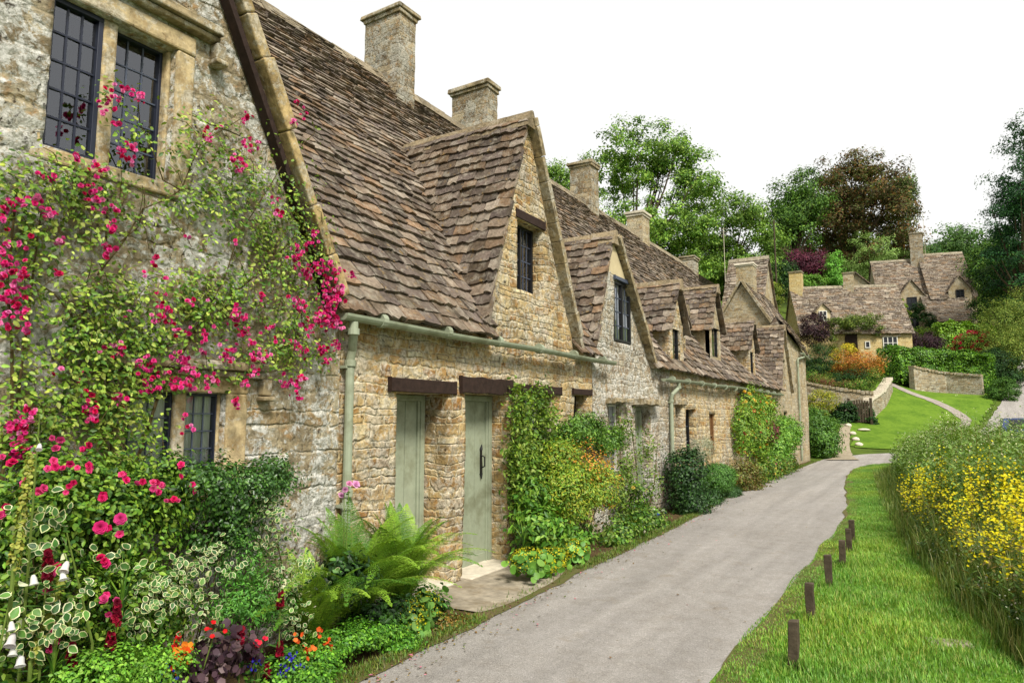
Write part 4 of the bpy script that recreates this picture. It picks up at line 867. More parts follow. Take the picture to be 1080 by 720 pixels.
BL=[(81,167,2),(98,175,2),(108,183,2),(97,205,7),(40,187,2),(52,188,2),(40,213,3),(48,225,4),(25,217,3),(2,230,6),(108,222,2),(122,222,2),(119,237,3),(117,98,3),(122,108,2),(133,95,3),(147,105,3),(108,115,3),(122,130,2),(130,158,4),(140,157,3),(137,172,2),(217,143,4),(226,137,1),(258,127,4),(258,153,3),(245,170,3),(251,177,4),(266,152,3),(7,278,6),(8,295,7),(25,293,5),(10,310,4),(17,333,10),(60,257,2),(60,290,2),(113,263,3),(113,272,2),(162,272,2),(170,315,3),(170,332,7),(198,320,2),(218,315,1),(248,332,5),(257,350,2),(183,347,3),(127,363,3),(125,376,2),(148,383,4),(162,383,3),(158,403,7),(182,377,3),(198,383,4),(197,397,9),(183,402,4),(220,403,5),(238,373,5),(257,403,3),(247,425,3),(95,430,6),(97,440,3),(123,418,3),(128,423,3),(30,433,3),(25,442,3),(13,452,4),(22,458,5),(17,473,5),(32,477,3),(197,452,2),(267,390,4),(292,222,3),(289,212,2),(332,248,3),(326,255,4),(312,266,4),(311,274,5),(329,279,3),(322,287,3),(351,320,5),(350,338,5),(325,344,8),(307,363,4),(318,372,4),(339,369,4),(353,362,4),(281,345,3),(257,333,3),(246,331,4),(257,349,3),(276,316,3),(319,319,3),(308,316,3),(239,372,3),(268,372,5),(282,372,4),(313,403,3),(305,405,2),(310,417,3),(317,397,3),(343,380,3),(338,370,3),(310,110,2),(318,120,2),(307,128,2),(315,125,1),(2,262,4),(12,215,2),(20,260,2),(195,250,1),(60,395,1),(85,395,1)]
for _ in range(34): BL.append((random.gauss(343,11),random.uniform(278,345),random.choice((2,3,4))))
for _ in range(9): BL.append((random.uniform(215,300),random.uniform(345,410),2))
for _ in range(10): BL.append((random.uniform(0,345),random.uniform(200,440),1))
acc=Acc(); Pn=[]
for x,y,n in BL:
    c=at_x(x,y,XF+.17)
    for _ in range(int(n*2.6) if n>2 else n*2): Pn.append((c.x+random.uniform(-.03,.05),c.y+random.gauss(0,.007+.0034*n),c.z+random.gauss(0,.009+.0044*n)))
Pn=np.array(Pn); blooms(acc,Pn,np.tile([1,-.35,.2],(len(Pn),1)),.030,[(240,60,150),(246,96,172),(232,44,130),(250,140,196),(214,30,90),(242,70,146)],jit=.7)
acc.build('blossoms',M['petal'],rose)

# ---- bed in front of the near cottage
def bx_(px,py,X,rx,ry,rz):
    p=at_x(px,py,X); return (p.x,p.y,p.z,rx,ry,rz)
shrub('rose_bush','leafy pink rose bush filling the bed under the near wall at the left','shrub',[bx_(60,520,-3.85,.16,.42,.30),bx_(20,600,-3.7,.16,.35,.35),bx_(120,560,-3.75,.15,.32,.34),bx_(170,520,-3.85,.13,.22,.22),bx_(60,660,-3.55,.14,.5,.28),bx_(150,640,-3.6,.15,.3,.25)],27000,.033,G_MID+[(140,170,54),(116,156,44)],clump=.055,nclump=520,inner=.5,stems=14,base=(-3.9,1.9),
  flowers=None)
acc=Acc(); Pn=[]
for x,y,n,X in [(57,493,3,-3.6),(76,492,3,-3.6),(92,493,3,-3.6),(72,509,3,-3.6),(132,503,3,-3.55),(141,512,2,-3.55),(111,523,3,-3.5),(163,512,3,-3.6),(168,507,2,-3.6),(190,499,3,-3.6),(178,530,4,-3.6),(124,562,2,-3.45),(107,593,3,-3.45),(59,599,3,-3.4),(51,622,3,-3.4),(103,637,3,-3.4),(112,643,3,-3.4),(53,680,4,-3.35),(57,665,3,-3.35),(10,482,4,-3.6),(30,500,2,-3.6),(205,510,2,-3.6),(90,470,3,-3.7),(40,520,2,-3.5),(62,470,3,-3.7),(5,540,2,-3.5)]:
    c=at_x(x,y,X)
    for _ in range(n): Pn.append((c.x+random.uniform(-.03,.03),c.y+random.gauss(0,.018),c.z+random.gauss(0,.018)))
Pn=np.array(Pn); rb=bpy.data.objects['rose_bush']; blooms(acc,Pn,np.tile([1,-.5,.3],(len(Pn),1)),.036,[(230,44,120),(242,80,146),(216,28,96)],jit=.6)
big=np.array([at_x(106,556,-3.42),at_x(127,547,-3.42)]); blooms(acc,big,np.tile([1,-.6,.1],(2,1)),.062,[(240,70,150),(234,50,130)],jit=.1,base=flowerbase([(7,.5,.12,0,0),(7,.44,.4,.5,.02),(6,.36,.7,.2,.03),(6,.27,.95,.6,.05),(4,.17,1.2,.3,.06)],DISC_V))
acc.build('blossoms',M['petal'],rb)
shrub('evergreen_shrub','dense dark green small leaved shrub just under the lower mullioned window','shrub',[bx_(215,510,-3.82,.2,.24,.16),bx_(262,520,-3.8,.2,.26,.18),bx_(285,500,-3.85,.14,.14,.12),bx_(235,560,-3.78,.15,.26,.16)],11000,.026,[(72,116,44),(60,100,38),(92,136,50),(50,86,34)],clump=.05,nclump=230,inner=.4,stems=14,base=(-3.95,2.9),mat='glossleaf')
shrub('light_green_shrub','soft mid green feathery shrub below the dark evergreen shrub','shrub',[bx_(262,590,-3.68,.13,.2,.15),bx_(285,630,-3.6,.13,.2,.16),bx_(255,640,-3.55,.12,.2,.14)],5200,.024,[(88,150,52),(74,132,46),(106,160,60)],clump=.05,nclump=120,shape=THIN_V*np.array([1,2,1]),stems=8,base=(-3.8,3.0))
def varieg(label,blobs,n,size,base):
    root=thing('variegated_shrub',label,'shrub',(base[0],base[1],0),'cream edged shrubs in the near bed'); acc=Acc(); P,N,i=inblobs(n,blobs,.3,.07,max(14,n//16)); variegated(acc,P,N,size); acc.build('foliage',M['leaf'],root)
    mb=MB()
    for q in range(8):
        b=random.choice(blobs); mb.tube([(base[0],base[1],-.02),((base[0]+b[0])/2,(base[1]+b[1])/2,b[2]*.6),(b[0],b[1],b[2]+.6*b[5])],[.007,.005,.002],5)
    mb.build('stem',M['stem'],root)
varieg('big cream edged variegated shrub spreading low in the middle of the near bed',[bx_(195,610,-3.5,.1,.22,.15),bx_(165,640,-3.45,.1,.2,.14),bx_(215,650,-3.42,.1,.14,.12),bx_(235,590,-3.6,.08,.1,.12)],560,.036,(-3.6,2.4))
varieg('upright cream edged variegated shrub between dark shrub and fern',[bx_(290,560,-3.62,.08,.09,.15),bx_(305,610,-3.55,.1,.12,.15),bx_(280,530,-3.75,.06,.08,.1),bx_(310,650,-3.5,.09,.12,.1),bx_(335,590,-3.6,.05,.06,.1)],640,.032,(-3.7,3.3))
varieg('large leaved cream edged shrub at the left edge among white foxgloves',[bx_(30,575,-3.45,.08,.16,.14),bx_(10,660,-3.35,.08,.14,.14),bx_(65,655,-3.35,.08,.12,.12),bx_(45,540,-3.5,.07,.12,.08),bx_(125,590,-3.5,.06,.1,.08),bx_(25,700,-3.3,.08,.12,.08)],260,.046,(-3.5,1.7))
# dark leafy filling low plants
def mound(name,label,cat,blobs,n,size,pal,shape=LEAF_V,flowers=None,group=None,mat='leaf',base=None,stems=3,up=.5,nclump=None,clump=.06):
    return shrub(name,label,cat,blobs,n,size,pal,shape,clump,nclump,.35,mat,stems,group,up,flowers,base)
mound('coral_bells','dark purple leaved coral bells at the front of the near bed','plant',[bx_(220,690,-3.34,.1,.2,.1),bx_(205,715,-3.28,.08,.12,.08),bx_(238,668,-3.4,.07,.1,.07)],620,.042,[(86,62,72),(70,46,58),(104,82,84),(58,40,50)],ROUND_V)
for k,(x0,y0,x1,y1,X,n,lb) in enumerate([(90,640,180,720,-3.3,6500,'bright green small leaved ground cover at the bottom of the near bed')]):
    c=[bx_(110,705,-3.28,.12,.22,.08),bx_(150,712,-3.28,.12,.22,.08),bx_(175,690,-3.35,.1,.12,.06)]
    o=mound('creeping_groundcover',lb,'ground cover',c,n,.020,[(120,176,50),(98,156,44),(140,190,66)],nclump=200,clump=.035)
c=[bx_(330,695,-3.34,.15,.24,.07),bx_(365,672,-3.38,.16,.26,.07),bx_(400,664,-3.38,.14,.2,.07),bx_(300,705,-3.36,.13,.2,.08),bx_(425,678,-3.28,.1,.16,.05),bx_(330,712,-3.2,.08,.2,.04)]
mound('creeping_groundcover','bright green ground cover edging the lane in front of the fern','ground cover',c,16000,.022,[(104,164,40),(86,146,38),(126,180,52),(74,128,36)],nclump=420,clump=.035,flowers=None)
def spike(label,px,py,X,h,pal,n=26,sz=.018,name='snapdragon',cat='flower',group='dark red snapdragons in the near bed',lw=.013,leaf=True):
    t=at_x(px,py,X); z0=max(.02,t.z-h-.35); root=thing(name,label,cat,(t.x,t.y,z0),group)
    mb=MB(); mb.tube([(t.x,t.y,z0),(t.x+.005,t.y-.004,(z0+t.z)/2),(t.x,t.y,t.z+h*.5)],[.005,.004,.002],5); mb.build('stem',M['greenstem'],root)
    a=np.random.uniform(0,6.28,n); zz=t.z+np.linspace(-h/2,h/2,n); r=lw*(1.15-.7*np.linspace(0,1,n)); P=np.c_[t.x+np.cos(a)*r,t.y+np.sin(a)*r,zz]; acc=Acc(); blooms(acc,P,np.c_[np.cos(a),np.sin(a),np.full(n,.3)],sz*1.6,pal,jit=.2); acc.build('blossoms',M['petal'],root)
    if leaf:
        m=26; acc=Acc(); zz=np.random.uniform(z0,t.z-h*.4,m); a=np.random.uniform(0,6.28,m); P=np.c_[t.x+.004*np.cos(a),t.y+.004*np.sin(a),zz]; dr=np.c_[np.cos(a),np.sin(a),np.full(m,.35)]
        acc.add(*stamp(THIN_V*np.array([1,1.6,1]),LEAF_F,frames(np.c_[-np.cos(a)*.3,-np.sin(a)*.3,np.ones(m)],dirs=dr),P,np.random.uniform(.05,.09,m),palpick([(66,112,50),(84,128,56),(54,96,44)],m))); acc.build('foliage',M['leaf'],root)
DR=[(140,16,40),(120,10,34),(164,26,56),(104,10,34)]
for px,py,h,lb in [(296,632,.09,'tall dark red snapdragon spike beside the upright variegated shrub'),(254,672,.09,'dark red snapdragon spike just above the purple coral bells'),(267,692,.08,'dark red snapdragon low between coral bells and blue lobelia'),(282,706,.07,'lowest dark red snapdragon beside the blue lobelia'),(295,685,.08,'dark red snapdragon right behind the blue lobelia'),(304,704,.07,'dark red snapdragon right of the blue lobelia'),(75,690,.10,'dark red snapdragon near the white foxgloves at the bottom left'),(123,645,.10,'dark red snapdragon between rose bush and big variegated shrub'),(117,675,.07,'dark red snapdragon above the bright ground cover at left'),(50,597,.12,'dark red snapdragon beside the upper white foxglove')]:
    spike(lb,px,py,-3.32,h,DR)
def posy(name,label,pts,X,pal,n,sz,cat='flower',leafpal=G_MID,group=None):
    c=[at_x(px,py,X) for px,py in pts]; m=Vector((sum(q.x for q in c),sum(q.y for q in c),sum(q.z for q in c)))/len(c)
    root=thing(name,label,cat,(m.x,m.y,.01),group); P=np.repeat(np.array(c),n,axis=0)+np.random.normal(size=(n*len(c),3))*.018; acc=Acc(); blooms(acc,P,np.tile([.8,-.5,.6],(len(P),1)),sz,pal,base=DAISY if sz<.04 else ROSE); acc.build('blossoms',M['petal'],root)
    acc=Acc(); Q=P+np.random.normal(size=P.shape)*.03-np.array([0,0,.04]); Q=np.concatenate([Q,Q-np.array([0,0,.05])]); foliage(acc,Q,np.random.normal(size=Q.shape)+np.array([.4,-.2,.5]),.03,leafpal); acc.build('foliage',M['leaf'],root)
    mb=MB()
    for q in c: mb.tube([(m.x,m.y,0),((m.x+q.x)/2,(m.y+q.y)/2,q.z*.6),q],.003,4)
    mb.build('stem',M['greenstem'],root)
posy('lobelia','blue lobelia flowers among the dark red snapdragons',[(313,700),(270,700),(305,693),(318,706),(300,705)],-3.26,[(50,46,170),(70,60,200),(40,36,140)],14,.018)
posy('lobelia','small blue lobelia clump at the bottom beside orange flowers',[(173,712),(180,718)],-3.24,[(50,46,170),(70,60,200)],12,.018)
posy('wallflower','orange flowers between purple coral bells and bright ground cover',[(187,688),(190,696),(180,702),(195,682)],-3.27,[(236,110,24),(242,140,40),(226,84,20)],7,.03)
posy('wallflower','orange flowers in front of the upright variegated shrub',[(313,673),(327,680),(345,684),(338,664),(330,690),(350,676),(322,688)],-3.3,[(232,96,40),(240,120,50),(222,70,24)],6,.028)
posy('geranium','bright red geranium flower above the coral bells',[(276,676),(272,680)],-3.28,[(222,20,50),(232,40,70)],5,.026)
posy('geranium','small red flowers beside the big variegated shrub',[(192,673),(187,684),(228,662)],-3.32,[(214,24,30)],5,.03)
posy('cosmos','pair of pale pink flowers by the foot of the green downpipe',[(363,517),(368,513)],-3.75,[(226,150,196),(236,170,210)],2,.055)
# white foxgloves
BELL_V=[];
for r,z in ((.16,0),(.30,.35),(.34,.75),(.46,1.0)):
    BELL_V+=[(r*math.cos(2*math.pi*k/8),r*math.sin(2*math.pi*k/8),z) for k in range(8)]
BELL_V=np.array(BELL_V); BELL_F=np.array([(i*8+k,i*8+(k+1)%8,(i+1)*8+(k+1)%8,(i+1)*8+k) for i in range(3) for k in range(8)]+[(7,6,5,4)]+[(3,2,1,0)])
def foxglove(label,bells,foot):
    root=thing('foxglove',label,'flower',(foot[0],foot[1],.01),'white foxgloves in the near bed'); c=[at_x(x,y,-3.24) for x,y,_ in bells]
    acc=Acc(); P=np.array(c); n=len(P); d=unit(np.array([.5,-.15,-.8])+np.random.normal(size=(n,3))*.15); acc.add(*stamp(BELL_V,BELL_F,frames(d),P,np.array([s for *_,s in bells]),palpick([(240,238,232),(232,230,222)],n,.03))); acc.build('blossoms',M['petal'],root)
    mb=MB(); top=max(c,key=lambda q:q.z); mb.tube([(foot[0],foot[1],0),(foot[0]+.02,foot[1],top.z*.6),(top.x-.02,top.y,top.z+.12)],[.008,.006,.003],6)
    for q in c: mb.tube([(top.x-.03,top.y,q.z+.03),tuple(q)],.003,4)
    mb.build('stem',M['greenstem'],root); m=30; acc=Acc(); a=np.random.uniform(0,6.28,m); P=np.c_[np.full(m,foot[0]),np.full(m,foot[1]),np.random.uniform(.02,.5,m)]; acc.add(*stamp(LEAF_V,LEAF_F,frames(np.c_[-np.cos(a)*.4,-np.sin(a)*.4,np.ones(m)],dirs=np.c_[np.cos(a),np.sin(a),np.full(m,.4)]),P,np.random.uniform(.1,.2,m),palpick(G_MID,m))); acc.build('foliage',M['leaf'],root)
foxglove('white foxglove with two bells above the verbascum spike',[(71,592,.046),(35,606,.04),(66,602,.038)],(-3.32,1.75))
foxglove('white foxglove drooping at the lower left corner of the bed',[(14,668,.05),(22,690,.046),(12,655,.036),(15,680,.04)],(-3.3,1.35))
foxglove('single white foxglove bell high beside the dark red rose cluster',[(42,468,.03)],(-3.4,1.5))
def mullein(label,x0,y0,x1,y1):
    a=at_x(x0,y0,-3.30); b=at_x(x1,y1,-3.36); root=thing('mullein',label,'plant',(a.x,a.y,max(0,a.z-.3)),'green seed spikes in the near bed'); mb=MB(); mb.tube([(a.x,a.y,max(0,a.z-.3)),a,b],[.009,.008,.003],6); mb.build('stem',M['greenstem'],root)
    n=340; t=np.random.rand(n); A,B_=np.array(a),np.array(b); ang=np.random.uniform(0,6.28,n); P=A+(B_-A)*t[:,None]+np.c_[np.cos(ang),np.sin(ang),np.zeros(n)]*(.016*(1.1-.6*t))[:,None]; acc=Acc(); foliage(acc,P,np.c_[np.cos(ang),np.sin(ang),np.full(n,.4)],.017,[(150,160,60),(128,140,50),(170,170,76)],ROUND_V,.2); acc.build('seed_heads',M['leaf'],root)
mullein('leaning green mullein seed spike beside the white foxglove',32,700,68,605)
mullein('upright green mullein seed spike at the far left of the bed',14,600,33,478)
# grassy sword leaves
def sword(name,label,px,py,X,n,l,pal=G_MID,group=None,w=.012):
    p=at_x(px,py,X); z0=max(0.0,p.z); root=thing(name,label,'plant',(p.x,p.y,z0),group); acc=Acc(); a=np.random.uniform(0,6.28,n); lean=np.random.uniform(.15,.8,n); L=np.random.uniform(.5,1,n)*l; V=[];F=[]
    for i in range(n):
        d=np.array([math.cos(a[i]),math.sin(a[i]),0]); s=np.array([-d[1],d[0],0])*w/2
        for k in range(6):
            t=k/5; c=np.array([p.x,p.y,z0])+d*lean[i]*L[i]*t*t*.9+np.array([0,0,1])*L[i]*(t-.38*lean[i]*t*t); ww=(1-t**2.2)*1.0+.04; V+=[c-s*ww,c+s*ww]
        o=i*12; F+=[(o+2*k,o+2*k+1,o+2*k+3,o+2*k+2) for k in range(5)]
    root['kind_note']='' if False else ''
    del root['kind_note']
    fast('foliage',np.array(V),np.array(F),M['leaf'],root,np.repeat(palpick(pal,n),12,axis=0)); return root
sword('day_lily','clump of long arching sword leaves at the bottom of the bed',128,650,-3.42,16,.34)
sword('day_lily','arching sword leaves between the lower foxglove and snapdragons',55,715,-3.3,14,.25)
# ferns
def fern(label,px,py,X,nf,L,spreadr=1.0,seed=1,zb=.03):
    random.seed(seed); p=at_x(px,py,X); root=thing('fern',label,'fern',(p.x,p.y,0),'ferns against the wall by the downpipe'); acc=Acc(); mb=MB()
    for f in range(nf):
        az=2*math.pi*(f+random.random()*.7)/nf; inner=f%3==0; l=L*random.uniform(.75,1.1); ln=(.3 if inner else random.uniform(.45,.85))*spreadr; d=Vector((math.cos(az),math.sin(az),0))
        if p.x+d.x*ln*l<XF+.08: ln*=.35
        K=34; pts=[]
        for k in range(K+1):
            t=k/K; pts.append(Vector((p.x,p.y,zb))+d*(ln*l*(t**1.5))+Vector((0,0,l*(1.0*t-(.16+.45*ln)*t**2.8))))
        mb.tube(pts[::3]+[pts[-1]],[.004*(1-.8*i/10) for i in range(len(pts[::3])+1)],4)
        col=random.choice([(132,172,48),(104,148,40),(152,188,60),(80,126,34)])
        Ps=[];Ns=[];Ds=[];Ss=[]
        for k in range(4,K+1):
            t=k/K; T=(pts[k]-pts[k-1]).normalized(); S=T.cross(Vector((0,0,1))); S=S.normalized() if S.length>1e-3 else Vector((1,0,0)); Nn=S.cross(T).normalized()
            w=l*.125*math.sin(math.pi*min(1,(t*1.02))**.75)*random.uniform(.85,1.1)+.008
            for sg in (-1,1):
                D=(S*sg+T*.42-Nn*.22).normalized(); m=max(3,int(w/.011))
                for j in range(m):
                    q=pts[k]+D*(w*(j+.5)/m)-Vector((0,0,.15*w*((j+.5)/m)**2)); ll=.016*(1-.6*(j/m))+.005
                    for s2 in (-1,1):
                        Ps.append(q); Ns.append(Nn); Ds.append((D.cross(Nn)*s2+D*.45)); Ss.append(ll*random.uniform(.85,1.1))
        n=len(Ps); acc.add(*stamp(THIN_V*np.array([1,2.2,1]),LEAF_F,frames(np.array(Ns)+np.random.normal(size=(n,3))*.12,dirs=np.array(Ds)),np.array(Ps),np.array(Ss),palpick([col],n,.12)))
    acc.build('fronds',M['leaf'],root); mb.build('stem',M['greenstem'],root)
fern('big arching fern in front of the green downpipe',372,640,-3.70,44,1.12,1.15,3)
fern('taller feathery fern spreading towards the green doors',422,630,-3.72,38,1.08,1.15,8)
fern('small pale fern at the left side of the big fern',330,640,-3.62,24,.85,1.2,11)
mound('hellebore','dark low leaves under the overhanging fern fronds','plant',[bx_(400,650,-3.5,.16,.26,.12),bx_(360,610,-3.6,.14,.2,.14),bx_(440,640,-3.5,.14,.2,.1)],3800,.045,G_DARK+[(90,140,60)],base=(-3.6,4.0))
c=[bx_(432,652,-3.42,.1,.1,.09),bx_(450,640,-3.45,.08,.1,.09)]
mound('ladys_mantle','yellow flowered lady\'s mantle with scalloped leaves in front of the fern','plant',c,260,.075,[(110,160,70),(130,176,86)],ROUND_V,flowers=(900,.014,[(206,204,40),(190,192,36),(220,214,70)],DAISY))
mound('sedum','low rusty brown and green plant where the bed meets the doorstep','plant',[bx_(465,657,-3.36,.08,.14,.07),bx_(482,664,-3.3,.06,.1,.04)],2600,.022,[(150,120,46),(128,96,40),(110,130,44),(90,110,40)])
# ---- between door and second downpipe
mb=MB()
cl=thing('climbing_shrub','bright narrow leaved climber on the wall just right of the second door','climber',(XF+.1,6.9,0)); acc=Acc()
cc=clumps_at([(540,410,580,520,60),(540,470,570,560,34),(575,425,590,470,6),(536,500,552,520,4)],-4.0,.08); cc[:,0]=np.maximum(cc[:,0],XF+.05); P,d=spread(cc,60,(.06,.08,.08)); P[:,0]=np.maximum(P[:,0],XF+.03); foliage(acc,P,d+np.array([.1,0,.02]),.055,[(130,160,50),(104,140,44),(150,172,70),(84,120,40)],THIN_V*np.array([1,2.3,1]),ccol=np.repeat(np.random.uniform(.7,1.25,(len(cc),1)),60,axis=0)); acc.build('foliage',M['leaf'],cl)
for pl in [[(560,600),(556,520),(550,420)],[(565,600),(572,500),(575,425)]]: mb.tube([at_x(x,y,XF+.08) for x,y in pl],[.012,.008,.003],6)
mb.build('stem',M['stem'],cl)
o=shrub('golden_spirea','orange tipped golden bush leaning out over the lane','shrub',[bx_(602,515,-3.72,.28,.44,.36),bx_(632,510,-3.66,.2,.27,.32),bx_(590,482,-3.85,.2,.34,.2)],21000,.036,[(140,172,48),(160,180,52),(116,156,46),(176,176,54),(100,144,42)],clump=.07,nclump=260,inner=.3,stems=12,shape=THIN_V*np.array([1,2.2,1]),base=(-3.8,7.6),up=.7)
acc=Acc(); P,N,i=inblobs(1100,[bx_(615,490,-3.68,.28,.44,.28),bx_(640,510,-3.6,.16,.2,.3)],.0,.05,150); foliage(acc,P,N,.03,[(216,160,50),(204,128,46),(220,184,60),(190,112,46)],up=.8); acc.build('shoot_tips',M['leaf'],o)
shrub('broadleaf_shrub','larger leaved bright green bush below the orange tipped bush','shrub',[bx_(570,555,-3.72,.2,.32,.24),bx_(560,520,-3.85,.15,.2,.16),bx_(605,570,-3.6,.14,.22,.14)],3800,.07,[(110,158,44),(86,136,40),(70,116,36),(134,172,60)],LEAF_V*np.array([1,.8,1]),clump=.08,nclump=110,stems=9,base=(-3.85,6.95))
shrub('rounded_shrub','rounded mid green bush behind the orange tipped bush under the oak lintel','shrub',[bx_(615,452,-3.92,.16,.5,.2),bx_(642,465,-3.9,.14,.35,.16),bx_(595,460,-3.95,.12,.3,.14)],9000,.034,[(98,142,42),(80,124,38),(120,158,56),(64,104,34)],clump=.07,nclump=190,stems=9,base=(-3.98,8.3))
c=[bx_(575,583,-3.48,.14,.2,.08),bx_(600,578,-3.5,.12,.16,.08)]
mound('ladys_mantle','yellow green lady\'s mantle at the right of the second doorstep','plant',[bx_(556,590,-3.55,.12,.2,.08),bx_(580,590,-3.46,.12,.24,.09),bx_(605,580,-3.48,.1,.2,.08)],520,.07,[(104,156,56),(126,174,70),(86,136,50)],ROUND_V,flowers=(1500,.016,[(214,206,36),(196,190,34),(228,218,70)],DAISY))
sword('iris','long arching strap leaves at the foot of the broad leaved bush',552,578,-3.62,26,.36); sword('iris','arching strap leaves leaning over the lane by the orange tipped bush',622,575,-3.55,34,.4)
w=[]
acc=None
cl=thing('rambling_rose','thin straggling rose between the curtained window and the green door','climber',(XF+.12,10.2,0)); acc=Acc(); cc=clumps_at([(650,475,664,545,24),(648,440,664,470,8),(672,455,694,520,14),(655,540,690,562,18)],-3.98,.08); cc[:,0]=np.maximum(cc[:,0],XF+.06); P,d=spread(cc,46,(.06,.11,.09)); foliage(acc,P,d+np.array([.1,0,.02]),.045,[(110,140,50),(130,156,60),(80,112,40)]); acc.build('foliage',M['leaf'],cl)
mb=MB()
for pl in [[(668,560),(672,500),(665,440)],[(662,560),(655,500),(652,430)],[(680,556),(690,510),(694,460)]]: mb.tube([at_x(x,y,XF+.1) for x,y in pl],[.014,.009,.003],6)
mb.build('stem',M['stem'],cl)
shrub('cottage_perennials','dark green perennials along the wall foot before the second downpipe','plant',[bx_(655,560,-3.62,.2,.6,.16),bx_(685,550,-3.7,.16,.5,.2),bx_(672,530,-3.85,.12,.25,.3)],5200,.05,G_MID+[(120,140,60)],clump=.08,nclump=110,base=(-3.8,9.8),flowers=(26,.05,[(220,190,90),(236,230,210),(90,120,200)],ROSE))
shrub('fuchsia','bushy dark green shrub right beside the second downpipe','shrub',[bx_(725,500,-3.72,.3,.5,.42),bx_(730,530,-3.65,.28,.45,.25)],9000,.05,G_DARK+[(66,104,44)],clump=.09,nclump=170,stems=8,base=(-3.8,13.2))
shrub('lavender_cotton','silvery grey bush above the clipped dome and dark shrub','shrub',[bx_(742,472,-3.88,.16,.5,.2)],2200,.04,[(176,182,150),(150,160,128),(196,196,170)],shape=THIN_V,clump=.07,base=(-3.95,14.6),stems=4)
shrub('clipped_box_dome','tight clipped green dome beside the lane','topiary',[bx_(757,504,-3.72,.28,.62,.28)],14000,.03,[(84,132,50),(70,116,42),(98,146,58)],clump=.045,nclump=500,inner=.1,stems=3,base=(-3.75,15.3))
shrub('clipped_box_dome','smaller darker clipped mound hugging the lane below the first dome','topiary',[bx_(752,525,-3.62,.16,.4,.14),bx_(772,520,-3.66,.14,.4,.14)],5000,.03,[(60,100,40),(50,88,36)],clump=.045,nclump=200,inner=.1,stems=2,base=(-3.65,14.5))
shrub('heather','rusty brown bush right of the clipped domes','shrub',[bx_(782,500,-3.75,.25,.8,.3),bx_(792,512,-3.68,.2,.7,.2)],5600,.045,[(130,112,52),(112,92,48),(120,130,54),(96,110,44)],clump=.09,base=(-3.75,17.5))
shrub('yellow_climber','tall climber with pale yellow flowers on the wall after the green gutter','climber',[bx_(790,430,-3.95,.2,.8,.5),bx_(800,460,-3.9,.24,1.0,.5),bx_(783,455,-3.98,.16,.6,.6),bx_(806,432,-3.95,.2,.9,.4)],15000,.055,[(128,168,50),(108,150,46),(92,136,42),(150,176,62)],clump=.12,nclump=190,inner=.25,stems=8,base=(-4.0,19.5),flowers=(150,.08,[(240,214,100),(236,200,70),(220,120,90)],ROSE))
shrub('smoke_bush','small dark red leaved shrub between the yellow climber and the green one','shrub',[bx_(812,455,-3.8,.16,.45,.22)],1600,.06,[(110,40,50),(86,34,44),(128,60,60)],base=(-3.85,21.6),stems=3)
shrub('leafy_climber','fresh green leafy climber on the last cottage before its corner','climber',[bx_(824,462,-3.85,.24,1.0,.55),bx_(832,455,-3.85,.22,.9,.4),bx_(818,475,-3.8,.2,.8,.4)],9000,.07,[(110,160,50),(90,140,44),(132,176,60)],clump=.13,nclump=130,base=(-3.95,24),stems=5)
shrub('border_perennials','mixed low border plants along the lane before the last corner','plant',[bx_(800,498,-3.75,.2,.9,.28),bx_(815,492,-3.75,.2,1.0,.28),bx_(828,488,-3.75,.2,1.1,.26),bx_(770,508,-3.85,.15,.6,.2)],8000,.06,G_MID+[(130,150,56),(150,150,70)],clump=.1,base=(-3.8,20.5),stems=0,flowers=(60,.06,[(236,230,200),(230,200,90),(170,60,90)],DAISY))
p=at_y(866,470,30.0)
shrub('laurel_bush','big leafy green bush just past the last corner of the terrace','shrub',[(p.x,30.0,.75,.62,.8,.75),(p.x-.1,30.4,1.35,.5,.6,.6),(p.x+.15,29.8,.5,.5,.6,.5)],9000,.085,[(86,132,42),(70,114,38),(106,150,52)],clump=.14,nclump=150,base=(p.x,30.1),stems=6)
